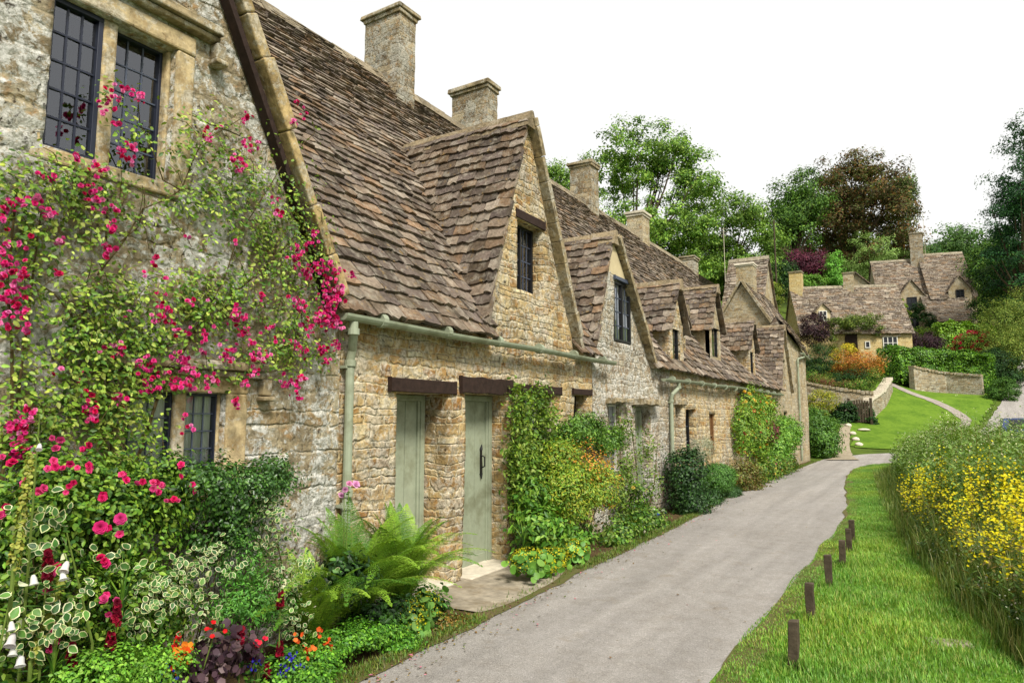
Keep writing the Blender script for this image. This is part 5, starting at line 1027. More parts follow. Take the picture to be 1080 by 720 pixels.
# ================================================================= HILL GARDENS
def gp(px,py,Y): p=at_y(px,py,Y); return p
def gblob(px,py,Y,wpx,hpx,dep=None):
    p=at_y(px,py,Y); d=ray(px,py); s=(Y/d[1])/_W; return (p.x,p.y,p.z,wpx*s,(dep or wpx*s),hpx*s)
def dry_wall(name,label,pts,h,t=.45,mat='drywall',cope=True,z=None,cat='wall'):
    root=thing(name,label,cat,(pts[0][0],pts[0][1],gz(*pts[0][:2]))); mb=MB(); n=len(pts); P=[]
    q=[]
    for a,b in zip(pts,pts[1:]):
        k=max(2,int(math.dist(a[:2],b[:2])/.5)); q+=[tuple(a[j]+(b[j]-a[j])*i/k for j in range(2)) for i in range(k)]
    q.append(tuple(pts[-1][:2])); 
    tops=[]
    for i,(x,y) in enumerate(q):
        a=q[max(0,i-1)]; b=q[min(len(q)-1,i+1)]; d=Vector((b[0]-a[0],b[1]-a[1],0)).normalized(); nrm=Vector((-d.y,d.x,0))*t/2; zz=gz(x,y); hh=(h if not hasattr(h,'__len__') else np.interp(i/(len(q)-1),[0,1],h))+noise.noise(Vector((x,y,0)))*.08
        P.append((Vector((x,y,zz-.5))-nrm,Vector((x,y,zz+hh))-nrm*.8,Vector((x,y,zz+hh))+nrm*.8,Vector((x,y,zz-.5))+nrm)); tops.append((Vector((x,y,zz+hh)),d,nrm))
    m=len(P); mb.add([v for s in P for v in s],[(4*i+k,4*i+4+k,4*i+5+k,4*i+1+k) for i in range(m-1) for k in range(3)]+[(0,1,2,3),(4*m-1,4*m-2,4*m-3,4*m-4)]); mb.build('stonework',M[mat],root)
    if cope:
        c=MB()
        for (p,d,nn),(p2,_,_) in zip(tops,tops[1:]):
            for k in range(3):
                r=p.lerp(p2,(k+.5)/3); kk=random.uniform(.75,1.15); c.obox(r+Vector((0,0,.06+random.uniform(-.02,.02))),d*((p2-p).length/6.4),nn*1.1,(0,0,random.uniform(.06,.1)),(kk,kk,kk))
        c.build('coping_stones',M['pale_stone' if cope=='pale' else 'coping'],root,bevel=.02)
    return root
a=gp(848,430,41); b=gp(922,432,41.5)
dry_wall('garden_wall','golden stone garden wall with ivy at its right end, left of the lawn',[(a.x-1.2,41),(a.x+1,41.1),(b.x,41.5)],[1.35,1.15])
a=gp(937,400,48); b=gp(930,415,44.5); c=gp(919,432,41.7)
dry_wall('lawn_edge_wall','curved pale topped wall between cottage garden and lawn',[(a.x,48),(b.x+.1,45.5),(b.x,44),(c.x+.1,42.2),(c.x-.1,40.6)],[.7,.95],cope='pale')
a=gp(963,415,51.5); b=gp(1037,415,51.5)
dry_wall('retaining_wall','rough dry stone retaining wall under the long hedge, above the lawn',[(a.x,50.4),(a.x+.8,51.3),((a.x+b.x)/2,51.7),(b.x,51.2)],[1.35,1.1],cope=True)
def hedge(name,label,pts,h,w,n,pal,size=.085):
    root=thing(name,label,'hedge',(pts[0][0],pts[0][1],gz(*pts[0]))); acc=Acc(); L=[math.dist(p,q) for p,q in zip(pts,pts[1:])]; tot=sum(L); mbx=MB()
    t=np.random.rand(n)*tot; cum=np.r_[0,np.cumsum(L)]; pt=np.array(pts,float); x=np.interp(t,cum,pt[:,0]); y=np.interp(t,cum,pt[:,1]); k=np.clip(np.searchsorted(cum,t)-1,0,len(L)-1)
    d=unit(pt[k+1]-pt[k]); nr=np.c_[-d[:,1],d[:,0]]; face=np.random.rand(n); s=np.where(face<.42,-.5,np.where(face<.55,.5,np.random.uniform(-.5,.5,n))); hz=np.where(face<.55,np.random.rand(n),1.0)*h
    off=s*w; P=np.c_[x+nr[:,0]*off,y+nr[:,1]*off,ground(x,y)+hz]; bump_=np.array([noise.noise(Vector((q[0]*1.3,q[1]*1.3,q[2]*1.3))) for q in P]); N=np.c_[nr*np.sign(s)[:,None]*(face<.55)[:,None],(face>=.55)*1.0+.2]; P=P+unit(N)*(bump_*.4)[:,None]+np.random.normal(size=P.shape)*.05
    cl=np.array([noise.noise(Vector((q[0]*3,q[1]*3,q[2]*3))) for q in P])[:,None]*.5+1; foliage(acc,P,N,size,pal,ROUND_V,.5,ccol=cl)
    for e,o in ((pts[0],pts[1]),(pts[-1],pts[-2])):
        m_=n//12; dd=unit(np.array([e[0]-o[0],e[1]-o[1]],float)); nn_=np.array([-dd[1],dd[0]]); s_=np.random.uniform(-.55,.55,m_); hh=np.random.rand(m_)*h; r_=np.random.uniform(-.1,.3,m_)*(1-(s_*1.6)**2)
        P=np.c_[e[0]+nn_[0]*s_*w+dd[0]*r_,e[1]+nn_[1]*s_*w+dd[1]*r_,gz(*e)+hh]; foliage(acc,P,np.tile([dd[0],dd[1],.2],(m_,1)),size,pal,ROUND_V,.5)
    acc.build('foliage',M['leaf'],root)
    c=MB(); pts=[tuple(np.array(pts[0])*.6+np.array(pts[1])*.4)]+list(pts[1:-1])+[tuple(np.array(pts[-1])*.8+np.array(pts[-2])*.2)]
    for (p,q) in zip(pts,pts[1:]):
        dd=Vector((q[0]-p[0],q[1]-p[1],0)); nn=Vector((-dd.y,dd.x,0)).normalized()*w*.30; z0,z1=gz(*p),gz(*q)
        c.add([(p[0]-nn.x,p[1]-nn.y,z0-.3),(q[0]-nn.x,q[1]-nn.y,z1-.3),(q[0]+nn.x,q[1]+nn.y,z1-.3),(p[0]+nn.x,p[1]+nn.y,z0-.3),(p[0]-nn.x,p[1]-nn.y,z0+h*.88),(q[0]-nn.x,q[1]-nn.y,z1+h*.88),(q[0]+nn.x,q[1]+nn.y,z1+h*.88),(p[0]+nn.x,p[1]+nn.y,z0+h*.88)],[(0,1,5,4),(1,2,6,5),(2,3,7,6),(3,0,4,7),(4,5,6,7)])
    c.build('branches',M['twigs'],root); return root
M['twigs']=plain('inner_twigs',(60,66,34),.95,.3,9,.3,.05)
def foot(px,Y): d=ray(px,400); return (Y/d[1]*d[0],Y)
hedge('clipped_hedge','long bright green clipped hedge in front of the white windows, above the retaining wall',[foot(938,51.2),foot(962,52.6),foot(1000,53.2),foot(1045,52.8)],2.3,1.6,26000,[(104,152,40),(84,132,36),(130,176,48),(66,108,32)])
hedge('upper_hedge','short bright hedge higher up in front of the hilltop house',[foot(992,62),foot(1020,62.5),foot(1050,62)],1.9,1.2,9000,[(140,180,48),(112,156,42)],.11)
def gshrub(name,label,spec,n,size,pal,base_px,Y,shape=LEAF_V,nclump=None,clump=None,flowers=None,cat='shrub',stems=5,group=None,mat='leaf_dull'):
    bl=[gblob(*s) for s in spec]; size=size*.85; n=int(n*1.4); return shrub(name,label,cat,bl,n,size,pal,shape,clump or np.mean([b[3] for b in bl])*.22,nclump or max(40,n//60),.2,mat,stems,group,.5,flowers,base=foot(base_px,Y))
gshrub('dark_yew_bush','dark green clipped bush in the garden left of the orange bush',[(864,378,45,15,15),(855,390,45,12,14)],5000,.09,G_DARK+[(60,92,44)],862,45)
gshrub('orange_azalea','copper orange topped bush in front of the cream cottage door',[(903,382,46,22,13),(918,388,46,13,12),(888,388,46,13,12)],5200,.10,[(196,124,52),(180,104,46),(206,156,60),(150,120,50)],903,46)
gshrub('dark_bush','dark green bush directly beneath the orange topped bush',[(906,398,45.6,20,10),(885,400,45.4,12,8)],3600,.10,G_DARK,903,45.6)
gshrub('yellow_azalea','yellow tipped bush at the left of the orange bush',[(896,368,47,8,6),(882,374,47,6,6)],1200,.1,[(220,196,50),(190,190,60)],890,47)
gshrub('red_perennials','low dusky red plants along the top of the garden wall',[(872,405,43,13,5),(890,406,43,10,4),(858,402,43,8,6)],2600,.08,[(130,70,50),(110,60,44),(120,120,50),(96,104,44)],872,43,stems=0,cat='plant')
gshrub('herb_border','green and straw coloured border plants behind the garden wall',[(900,405,43,18,5),(860,400,43.6,14,8),(922,398,44.6,6,10)],3200,.09,G_MID+[(150,146,70)],895,43.3,stems=0,cat='plant')
gshrub('yellow_shrub','yellow green shrub below the garden wall',[(868,422,39.5,14,11),(856,435,39,10,10)],3600,.085,[(166,170,50),(140,150,46),(190,180,60),(110,130,44)],866,39.5)
gshrub('ivy_mound','dark ivy swallowing the end of the garden wall beside the gate',[(892,436,39.8,11,14),(884,445,39.4,9,10)],4200,.085,G_DARK,889,39.6,shape=ROUND_V)
gshrub('ivy_mound','dark ivy between the wooden gate and the lawn',[(914,437,40.0,6,12),(920,444,39.8,5,8)],2200,.085,[(62,100,46),(50,84,38)],915,40.0,shape=ROUND_V)
gshrub('garden_shrub','leafy bush in front of the yellow green shrub near the gravel path',[(862,448,36,12,12),(874,452,36,10,12),(850,440,36,10,14)],4600,.085,[(96,140,46),(76,118,40)],864,36)
gshrub('purple_smoke_bush','dark purple shrub against the left end of the cream cottage',[(859,348,52,13,17)],3400,.13,[(66,44,52),(52,36,44),(84,58,58)],860,52)
gshrub('purple_plum_bush','dark purple shrub between cream cottage and the upper hedge',[(972,360,59,16,11),(985,364,59,9,8)],3400,.13,[(64,42,52),(50,34,44),(80,56,58)],973,59)
gshrub('red_rose_bush','large bush covered with red roses above the clipped hedge',[(1028,362,57,18,12),(1012,368,57,10,8),(1042,366,57,10,10)],4400,.12,[(112,152,48),(90,132,44),(140,166,60)],1027,57,flowers=(190,.26,[(206,60,76),(220,90,100),(190,40,60)],ROSE))
gshrub('eave_vine','green vine along the eaves and round the door of the cream cottage',[(890,340,54.5,18,5),(912,336,55.5,14,5),(872,345,53.8,7,9),(877,358,53.7,4,12),(925,348,56,5,7),(906,342,55,16,4)],5200,.13,[(96,118,44),(120,136,56),(78,100,40)],875,53.6,cat='climber',stems=4)
gshrub('hillside_ivy','dark green ivy draped over the gable of the hilltop house',[(968,328,70.2,6,9),(978,337,69.5,8,7),(988,346,69,8,6)],3200,.15,G_DARK+[(70,110,44)],978,69.5,cat='climber')
gshrub('yellow_green_vine','bright green vine on the left verge of the hilltop house',[(952,322,71.5,4,8),(958,334,71,5,8),(950,345,70,7,6)],1700,.15,[(150,180,50),(124,160,46)],955,71,cat='climber')
gshrub('round_bush','rounded green bush beside the hill lane at the end of the retaining wall',[(1058,412,50,13,13),(1048,418,50,8,8)],4600,.10,[(84,124,44),(70,108,40)],1057,50)
gshrub('shade_shrubs','deep green bushes overhanging the end of the retaining wall',[(1035,392,53.5,16,12),(1052,385,54,16,18),(1066,396,54,10,12),(1078,392,56,10,18)],8000,.13,G_DARK,1050,54)
gshrub('willow_bush','large pale yellow green bush at the right edge above the lane',[(1064,345,56,26,32),(1050,372,55,18,20),(1082,330,56,18,30),(1075,370,55,16,24)],15000,.13,[(136,156,62),(112,138,52),(160,172,76),(96,120,48)],1065,56,shape=THIN_V*np.array([1,2,1]))
gshrub('hill_bush','dark bush behind the pale willow bush beside the hilltop house',[(1045,300,68,16,20),(1062,290,70,18,22),(1035,325,68,9,18)],9000,.16,G_MID+G_DARK,1050,68)
gshrub('garden_flowers','low green planting at the foot of the white window of the cream cottage',[(942,388,54.5,9,6),(950,380,55,8,5),(935,392,54,6,6)],2000,.1,G_MID,942,54.5,stems=0,cat='plant')
gshrub('hilltop_hedge','yellow green hedge along the garden of the hilltop house',[(1000,350,66,16,5),(1030,350,66,14,5),(975,350,66,12,5)],3600,.14,[(130,160,50),(104,136,44)],1000,66)
gshrub('far_bush','bright small bush behind the ridge of the cream cottage',[(850,297,64,12,7),(862,298,64,8,6)],2200,.16,[(120,168,60),(104,150,54)],852,64)
gshrub('gap_bush','yellow green bush between the terrace end and the cream cottage chimney',[(812,310,55,12,14),(806,330,52,12,16),(818,345,52,8,14)],5600,.15,[(120,140,44),(96,124,40),(140,156,50)],810,54)
gshrub('dark_thicket','dark thicket low behind the windowless gable',[(815,290,62,18,20),(800,305,62,12,18),(830,285,66,12,12)],6000,.18,G_DARK,812,62)
gate=thing('wooden_gate','weathered wooden gate in the ivy beside the garden wall','gate',(*foot(905,39.6),gz(*foot(905,39.6)))); gx,gy,gzz=gate.location; mb=MB()
for k in range(7): mb.box(gx-.4+k*.12,gx-.31+k*.12,gy-.02,gy+.02,gzz+.06,gzz+1.15+.06*math.sin(k/6*3.14))
mb.box(gx-.42,gx+.44,gy+.022,gy+.05,gzz+.3,gzz+.4); mb.box(gx-.42,gx+.44,gy+.022,gy+.05,gzz+.9,gzz+1.0); mb.build('pickets',M['post'],gate,bevel=.004)
mb=MB(); mb.box(gx-.56,gx-.44,gy-.06,gy+.06,gzz-.2,gzz+1.3); mb.build('gate_post',M['post'],gate,bevel=.006); mb=MB(); mb.box(gx+.46,gx+.58,gy-.06,gy+.06,gzz-.2,gzz+1.3); mb.build('gate_post',M['post'],gate,bevel=.006)
for i,(px,py,lb) in enumerate([(892,456,'whitish boulder nearest the wooden gate on the lawn edge'),(896,464,'whitish boulder second from the gate on the lawn edge'),(899,470,'whitish boulder third from the gate on the lawn edge'),(902,477,'whitish boulder nearest the lane on the lawn edge'),(908,455,'flat pale stone lying on the grass before the gate')]):
    Y=[38.5,36.6,35.2,33.8,37.9][i]; x,y=foot(px,Y); z=gz(x,y); bm_=MB(); n=10; vs=[];r0=.17 if i<4 else .3
    for a in range(6):
        for b in range(n): th_=2*math.pi*b/n; ph=math.pi*(a+.5)/6; rr=r0*(1+.25*noise.noise(Vector((a*.9,b*.8,i*3)))); vs.append((x+rr*math.sin(ph)*math.cos(th_),y+rr*math.sin(ph)*math.sin(th_),z+.05+rr*(.65 if i<4 else .25)*math.cos(ph)))
    bm_.add(vs,[(a*n+b,a*n+(b+1)%n,(a+1)*n+(b+1)%n,(a+1)*n+b) for a in range(5) for b in range(n)]+[tuple(range(n-1,-1,-1)),tuple(5*n+b for b in range(n))]); tag(bm_.build('boulder',M['pale_stone'],None,smooth=True),lb,'stone','pale stones edging the lawn')
# ================================================================= TREES
def ptree(name,label,Y,base_px,spec,n,size,pal,tr=.35,nclump=150,clump=None,shape=LEAF_V,inner=.2,group='trees on the hill behind the cottages',var=.25,zb=None):
    bl=[gblob(px,py,Y+dy,w,h,dep) for px,py,dy,w,h,dep in spec]; x,y=foot(base_px,Y); return tree(name,label,'tree',x,y,bl,n,size,pal,tr,clump or np.mean([b[3] for b in bl])*.22,nclump,group,shape,inner,var=var)
G_ASH=[(116,150,56),(94,130,48),(136,166,70),(76,112,42)]
ptree('ash_tree','tall airy ash tree rising behind the slate roof of the terrace',50,672,[(672,165,0,40,34,4),(655,190,0,34,26,3),(700,165,1,20,18,2),(728,175,1,22,20,2.2),(722,200,1,30,18,3),(650,235,-1,26,30,3),(690,240,0,34,32,4),(735,235,1,24,26,3),(712,275,0,34,22,4)],19000,.26,G_ASH,.4,300,.62)
ptree('ash_tree','low green tree top left of the third chimney',56,590,[(588,188,0,16,14,3),(596,200,0,14,16,3)],2600,.26,G_ASH,.3,60,.6)
ptree('field_maple','loose green tree between the ash and the big green maple',60,775,[(768,245,0,30,34,4),(795,235,0,18,24,3),(760,285,0,28,22,4),(790,280,0,24,24,3),(745,260,0,16,24,3),(812,250,2,14,20,3)],12000,.28,[(96,130,46),(78,110,40),(120,150,58)],.35,190,.7)
ptree('maple_tree','dense bright green tree standing left of the copper beech',80,842,[(842,215,0,22,32,4),(833,240,0,20,30,4),(855,205,0,16,22,3),(822,265,0,12,26,3)],9500,.34,[(84,120,44),(66,100,38),(106,142,52),(58,88,36)],.4,140,.9)
ptree('copper_beech','great copper beech with rusty brown crown above the cream cottage',88,905,[(898,200,0,36,34,5),(926,206,0,32,36,5),(882,238,0,30,34,5),(944,236,0,20,38,4),(868,222,0,18,30,4),(905,262,0,48,28,5),(880,195,0,16,20,4),(905,175,0,14,12,3)],22000,.34,[(104,84,48),(84,72,42),(124,92,50),(84,92,44),(76,60,36),(98,104,50),(72,84,40)],.6,260,1.0)
ptree('larch_tree','wispy green tree at the right shoulder of the copper beech',90,952,[(948,195,0,10,20,3),(957,215,0,7,24,3),(952,250,0,14,26,3),(962,275,0,14,14,3)],4200,.3,[(92,112,52),(74,96,44)],.3,90,.8)
ptree('purple_plum','dark purple plum tree behind the chimney of the cream cottage',70,852,[(852,275,0,22,22,4),(862,290,0,16,14,3),(842,285,0,14,14,3)],8000,.2,[(88,34,54),(70,26,44),(104,48,64),(58,24,38)],.25,120,.6)
ptree('young_birch','slim light green tree between plum and willow',70,879,[(879,282,0,9,16,2),(879,295,0,9,10,2)],1900,.22,[(112,168,62),(96,150,54)],.15,50,.45)
ptree('pale_willow','broad pale green willow behind the hill cottages',86,919,[(919,270,0,24,24,4),(908,285,0,18,16,3),(934,284,0,16,18,3)],8500,.22,[(138,170,86),(118,150,72),(156,184,104)],.25,130,.65,shape=THIN_V*np.array([1,2,1]))
ptree('hedgerow_tree','dark round tree far behind the tall hilltop chimney',105,1010,[(1000,258,0,18,18,5),(1022,262,0,18,18,5),(985,270,0,14,12,4),(1035,272,0,14,16,4),(1010,278,0,30,14,4)],8500,.4,[(76,112,48),(62,94,42),(92,126,56)],.4,120,1.2)
ptree('hedgerow_tree','dark low trees behind the roof of the hilltop house at its left',100,962,[(958,270,0,20,14,4),(975,276,0,12,10,4),(940,278,0,14,14,4)],4200,.36,G_DARK,.3,80,1.1)
ptree('conifer_tree','tall dark blue green conifer at the right edge of the view',64,1088,[(1082,150,0,14,36,3),(1074,190,0,24,30,4),(1072,225,0,30,28,4),(1070,262,0,34,28,5),(1095,200,0,30,60,5),(1088,285,0,30,30,4),(1078,310,1,22,26,4)],20000,.2,[(46,88,46),(36,72,40),(62,108,52),(30,60,36)],.4,260,.6)
ptree('woodland_tree','dark green tree filling the gap beneath the ash crown',66,745,[(740,290,0,26,20,4),(770,300,0,30,18,4),(800,300,0,20,20,4)],8000,.3,G_DARK+[(78,112,44)],.3,110,.8)
ptree('woodland_tree','dark tree behind the copper beech and the maple',100,880,[(865,275,0,40,24,5),(915,280,0,40,20,5),(830,285,0,20,20,5)],9000,.42,G_DARK,.4,110,1.2)
ptree('hillside_elm','green bushy tree right of the hilltop house',75,1050,[(1040,285,0,16,20,3),(1056,270,0,16,22,3),(1070,290,0,16,24,3)],7500,.24,[(84,122,46),(68,104,40),(110,144,54)],.3,110,.7)
# poles and aerials
def pole(name,label,px,y0,y1,Y,r,cat,arms=()):
    b=at_y(px,y1,Y); t=at_y(px,y0,Y); mb=MB(); mb.tube([(t.x,Y,gz(t.x,Y)-.3),(t.x,Y,t.z)],[r,r*.8],7)
    for dz,l in arms: mb.tube([(t.x-l,Y,t.z-dz),(t.x+l,Y,t.z-dz)],r*.35,5)
    tag(mb.build(name,M['post' if r>.05 else 'pale_stone'],None),label,cat)
pole('telegraph_pole','slim weathered telegraph pole left of the purple plum tree',816,232,290,58,.08,'pole',[(.3,.35)])
pole('aerial_mast','thin television aerial mast behind the terrace roof',763,240,300,44,.02,'aerial',[(.1,.35),(.3,.28),(.5,.35)])
pole('aerial_mast','hair thin aerial mast above the hilltop house roof',973,224,262,76,.02,'aerial',[(.2,.2)])
# ================================================================= VERGE, POSTS, MEADOW
for k,(x,y,h,tx,ty,lb) in enumerate([(-.86,4.85,.31,.05,-.02,'nearest short wooden verge post, leaning slightly'),(-.92,6.02,.30,-.01,.0,'second short wooden post from the camera'),(-.94,7.28,.31,.0,.01,'third short wooden post along the verge'),(-.94,8.41,.28,.03,.0,'fourth short wooden post along the verge'),(-.95,9.25,.29,-.02,.01,'fifth short wooden post, close before the farthest'),(-.98,9.9,.31,.0,.0,'farthest short wooden post before the tall grass')]):
    mb=MB(); w_=.031; n=6; vs=[]
    for i in range(n+1):
        z=-.1+(h+.1)*i/n; ox,oy=tx*z,ty*z; j=lambda: random.uniform(-.0035,.0035); vs+=[(x+ox+sx*w_+j(),y+oy+sy*w_+j(),z+(random.uniform(-.004,.004) if i==n else 0)) for sx,sy in ((-1,-1),(1,-1),(1,1),(-1,1))]
    mb.add(vs,[(4*i+q,4*i+(q+1)%4,4*i+4+(q+1)%4,4*i+4+q) for i in range(n) for q in range(4)]+[(4*n,4*n+1,4*n+2,4*n+3)]); tag(mb.build('verge_post',M['post'],None,bevel=.005),lb,'post','short wooden posts along the verge')
def edge_lane(y): return np.interp(y,[0,12.6,15,18,21,24.5,27,28.5],[-1.2,-1.26,-1.46,-1.81,-2.06,-2.21,-2.0,-1.2])
def meadow(y): return np.interp(y,[3,5.0,5.9,7,8.5,10,11.3,14,17,22,28],[1.2,.62,.32,.08,-.18,-.42,-.56,-.85,-1.15,-1.55,-1.1])
def blades(n,x,y,h,w,pal,lean=.5,zoff=0,segs=3,var=.2):
    a=np.random.uniform(0,6.28,n); z=ground(x,y)+zoff; d=np.c_[np.cos(a),np.sin(a),np.zeros(n)]; s=np.c_[-d[:,1],d[:,0],np.zeros(n)]; ln=np.random.uniform(.1,1,n)*lean; B=np.c_[x,y,z]; V=[]
    for k in range(segs+1):
        t=k/segs; c=B+d*(ln*h*t*t)[:,None]+np.c_[np.zeros(n),np.zeros(n),h*(t-.25*ln*t*t)]; ww=(w*(1-t**1.6)+.0004)[:,None] if hasattr(w,'__len__') else w*(1-t**1.6)+.0004; V+=[c-s*ww,c+s*ww]
    V=np.stack(V,1); k2=2*(segs+1); F=(np.array([(2*k,2*k+1,2*k+3,2*k+2) for k in range(segs)])[None]+(np.arange(n)*k2)[:,None,None]).reshape(-1,4); return V.reshape(-1,3),F,np.repeat(palpick(pal,n,var),k2,axis=0)
n=135000; y=4+ (np.random.rand(n)**1.7)*24; x=edge_lane(y)-.05+.02*np.sin(y*3.1)+np.random.rand(n)*(np.minimum(meadow(y)+.15,.1*y+.6)-edge_lane(y)); 
den=np.array([noise.noise(Vector((a*2.2,b*2.2,1))) for a,b in zip(x,y)]); den2=np.array([noise.noise(Vector((a*.7+4,b*.7,5))) for a,b in zip(x,y)]); h=np.clip(.035+.05*den+.03*den2+np.random.rand(n)*.03,.010,.14); dist=np.minimum(x-edge_lane(y),1)
h*=.8*np.clip(.45+dist*1.6,.45,1.15)
for (qx,qy) in [(-.86,4.85),(-.92,6.02),(-.94,7.28),(-.94,8.41),(-.95,9.25),(-.98,9.9)]: h+=.07*np.exp(-((x-qx)**2+(y-qy)**2)/.012)
V,F,c=blades(n,x,y,h,.0028,[(118,168,54),(98,150,46),(144,188,68),(124,166,64),(164,176,84)],.8,.003,2); hue=np.stack([1+.3*den+.6*np.clip(den2,-.35,.5),1+.25*den+.25*den2,1+.3*den],1); c=np.clip(c*np.repeat(hue,6,axis=0),0,1)
o=fast('grass',V,F,M['leaf'],None,c); tag(o,'short bright green turf of the verge around the posts','grass',kind='stuff')
# grass line at the foot of the terrace
n=26000; y=2.6+(np.random.rand(n)**1.3)*25.4; le=np.interp(y,[0,4.6,6,8,10,12.5,15,18,28],[-3.1,-3.18,-3.28,-3.32,-3.38,-3.55,-3.8,-3.8,-3.86]); x=le+np.random.normal(size=n)*.05-.03; k=~((y>4.75)&(y<6.75)&(np.random.rand(n)>.12)); x,y=x[k],y[k]
V,F,c=blades(len(x),x,y,np.random.uniform(.01,.05,len(x)),.003,[(104,140,44),(84,120,36),(130,140,56),(100,100,46)],1.0,.003,2); o=fast('grass',V,F,M['leaf'],None,c); tag(o,'thin fringe of grass and moss between lane and flower beds','grass',kind='stuff')
# long grasses and umbellifers of the meadow
def inmead(n,y0,y1,p=1.4,ext=0.6,wmax=3.0):
    y=y0+(np.random.rand(n)**p)*(y1-y0); hi=np.minimum(.118*y+ext,wmax+y*.03); x=meadow(y)+np.random.rand(n)*np.maximum(hi-meadow(y),.2); return x,y
x,y=inmead(34000,5.2,30,1.5); e=np.clip((x-meadow(y))/np.where(y>11,1.5,.55),0.0,1); h=np.random.uniform(.45,1,len(x))*(.2+.64*e)*np.where(y>9,1.15,.85); 
V,F,c=blades(len(x),x,y,h,.0045,[(120,146,56),(96,126,48),(142,160,76),(160,160,90),(84,110,42)],.55,0,4); acc=Acc(); acc.add(V,F,c)
root=tag(acc.build('meadow_grass',M['leaf'],None),'tall tangled meadow grass beyond the mown verge','grass',kind='stuff')
def stalks(name,label,n,y0,y1,hr,head,headn,heads,leafpal,hpal,spread_,inset=.12,p=1.3,leaves=12,lsz=.09,ext=.6,cond=None,lshape=THIN_V):
    x,y=inmead(n,y0,y1,p,ext); wob=np.array([noise.noise(Vector((a*1.7,b*1.7,9))) for a,b in zip(x,y)]); q_=(x-meadow(y))>.1+.35*(wob+.15)*(y<16); x,y=x[q_],y[q_]
    if name=='yellow_loosestrife': q_=np.array([noise.noise(Vector((a*1.9,b*1.0,31))) for a,b in zip(x,y)])>-.10; x,y=x[q_],y[q_]
    if cond is not None: k=cond(x,y); x,y=x[k],y[k]
    else: k=(x-meadow(y))>inset; x,y=x[k],y[k]
    n=len(x); e=np.clip((x-meadow(y))/np.where(y>11,1.7,.45),.2,1); h=np.random.uniform(*hr,n)*(.45+.55*e)*(1+.4*np.array([noise.noise(Vector((a*1.6,b*1.1,21))) for a,b in zip(x,y)])); z=ground(x,y); acc=Acc(); lean=np.random.normal(size=(n,2))*.07
    V,F,c=blades(n,x,y,h,.004,[(110,120,50),(130,110,56),(96,120,48)],.02,0,2); acc.add(V,F,c)
    m=leaves; t=np.random.uniform(.1,.92,(n,m)); a=np.random.uniform(0,6.28,(n,m)); P=np.stack([np.repeat(x[:,None],m,1),np.repeat(y[:,None],m,1),z[:,None]+h[:,None]*t],-1).reshape(-1,3); aa=a.ravel()
    acc.add(*stamp(lshape*np.array([1,1.7,1]),LEAF_F,frames(np.c_[-np.cos(aa)*.6,-np.sin(aa)*.6,np.ones(n*m)],dirs=np.c_[np.cos(aa),np.sin(aa),np.full(n*m,.6)]),P,np.random.uniform(.5,1.1,n*m)*lsz,palpick(leafpal,n*m)))
    o=acc.build(name,M['leaf'],None); tag(o,label,'wildflowers',kind='stuff'); A2=Acc(); q=headn
    P=np.stack([np.repeat(x[:,None],q,1),np.repeat(y[:,None],q,1),np.repeat((z+h)[:,None],q,1)],-1)+np.random.normal(size=(n,q,3))*np.array(spread_); P=P.reshape(-1,3); blooms(A2,P,np.random.normal(size=P.shape)*.5+np.array([0,-.3,.9]),head,hpal,base=DAISY if heads=='d' else ROSE,jit=.3)
    A2.build('blossoms',M['petal'],o); return o
stalks('yellow_loosestrife','mass of yellow flowered stems beside the verge',800,5.6,14.0,(.6,1.05),.024,28,'d',[(110,140,50),(130,130,50),(86,116,42),(150,130,60)],[(228,218,24),(234,226,56),(214,200,16),(222,212,30)],(.032,.032,.13),.1,1.1,26,.085)
stalks('meadow_herbs','tall green herbs with scattered cream umbels behind the yellow flowers',4200,9.5,31,(1.0,1.66),.02,2,'d',[(112,146,60),(94,128,52),(136,166,80),(120,150,60)],[(232,230,190),(200,206,150),(130,160,80),(120,150,70)],(.03,.03,.02),.25,1.0,26,.11,ext=1.1,cond=lambda x,y:(x-meadow(y)>.45))
stalks('meadow_herbs','leafy green undergrowth at the foot of the yellow flowers',1500,5.2,12,(.25,.5),.014,1,'d',[(84,120,48),(104,140,54),(70,104,40)],[(232,230,206)],(.02,.02,.02),.0,1.1,14,.07)
p=(.02,5.95); mb=MB(); mb.obox((0.0,5.95,-.01),(.14,.035,0),(-.02,.07,0),(0,.01,.035)); tag(mb.build('stone_slab',M['slab'],None,bevel=.015),'pale stone slab half hidden where verge meets the wildflowers','stone')
# rough grass on the hill banks
n=26000; x=np.random.uniform(-5,6.5,n); y=np.random.uniform(30.5,54,n); k=~lawnpoly(x,y)|(np.random.rand(n)<.0); x,y=x[k],y[k]; k=(x<np.interp(y,[30,36,40,45,50,55],[2.6,1.9,1.8,2.6,3.3,4.3]))&~((x<-2.6)&(y<40)&(x>-4.5)&(y<38)); x,y=x[k],y[k]; k=y>35; x,y=x[k],y[k]
V,F,c=blades(len(x),x,y,np.random.uniform(.05,.25,len(x)),.012,G_MID+[(120,150,50)],.6,0,2); o=fast('bank_grass',V,F,M['leaf_dull'],None,c); tag(o,'rough grass on the banks round the hill lawn','grass',kind='stuff')
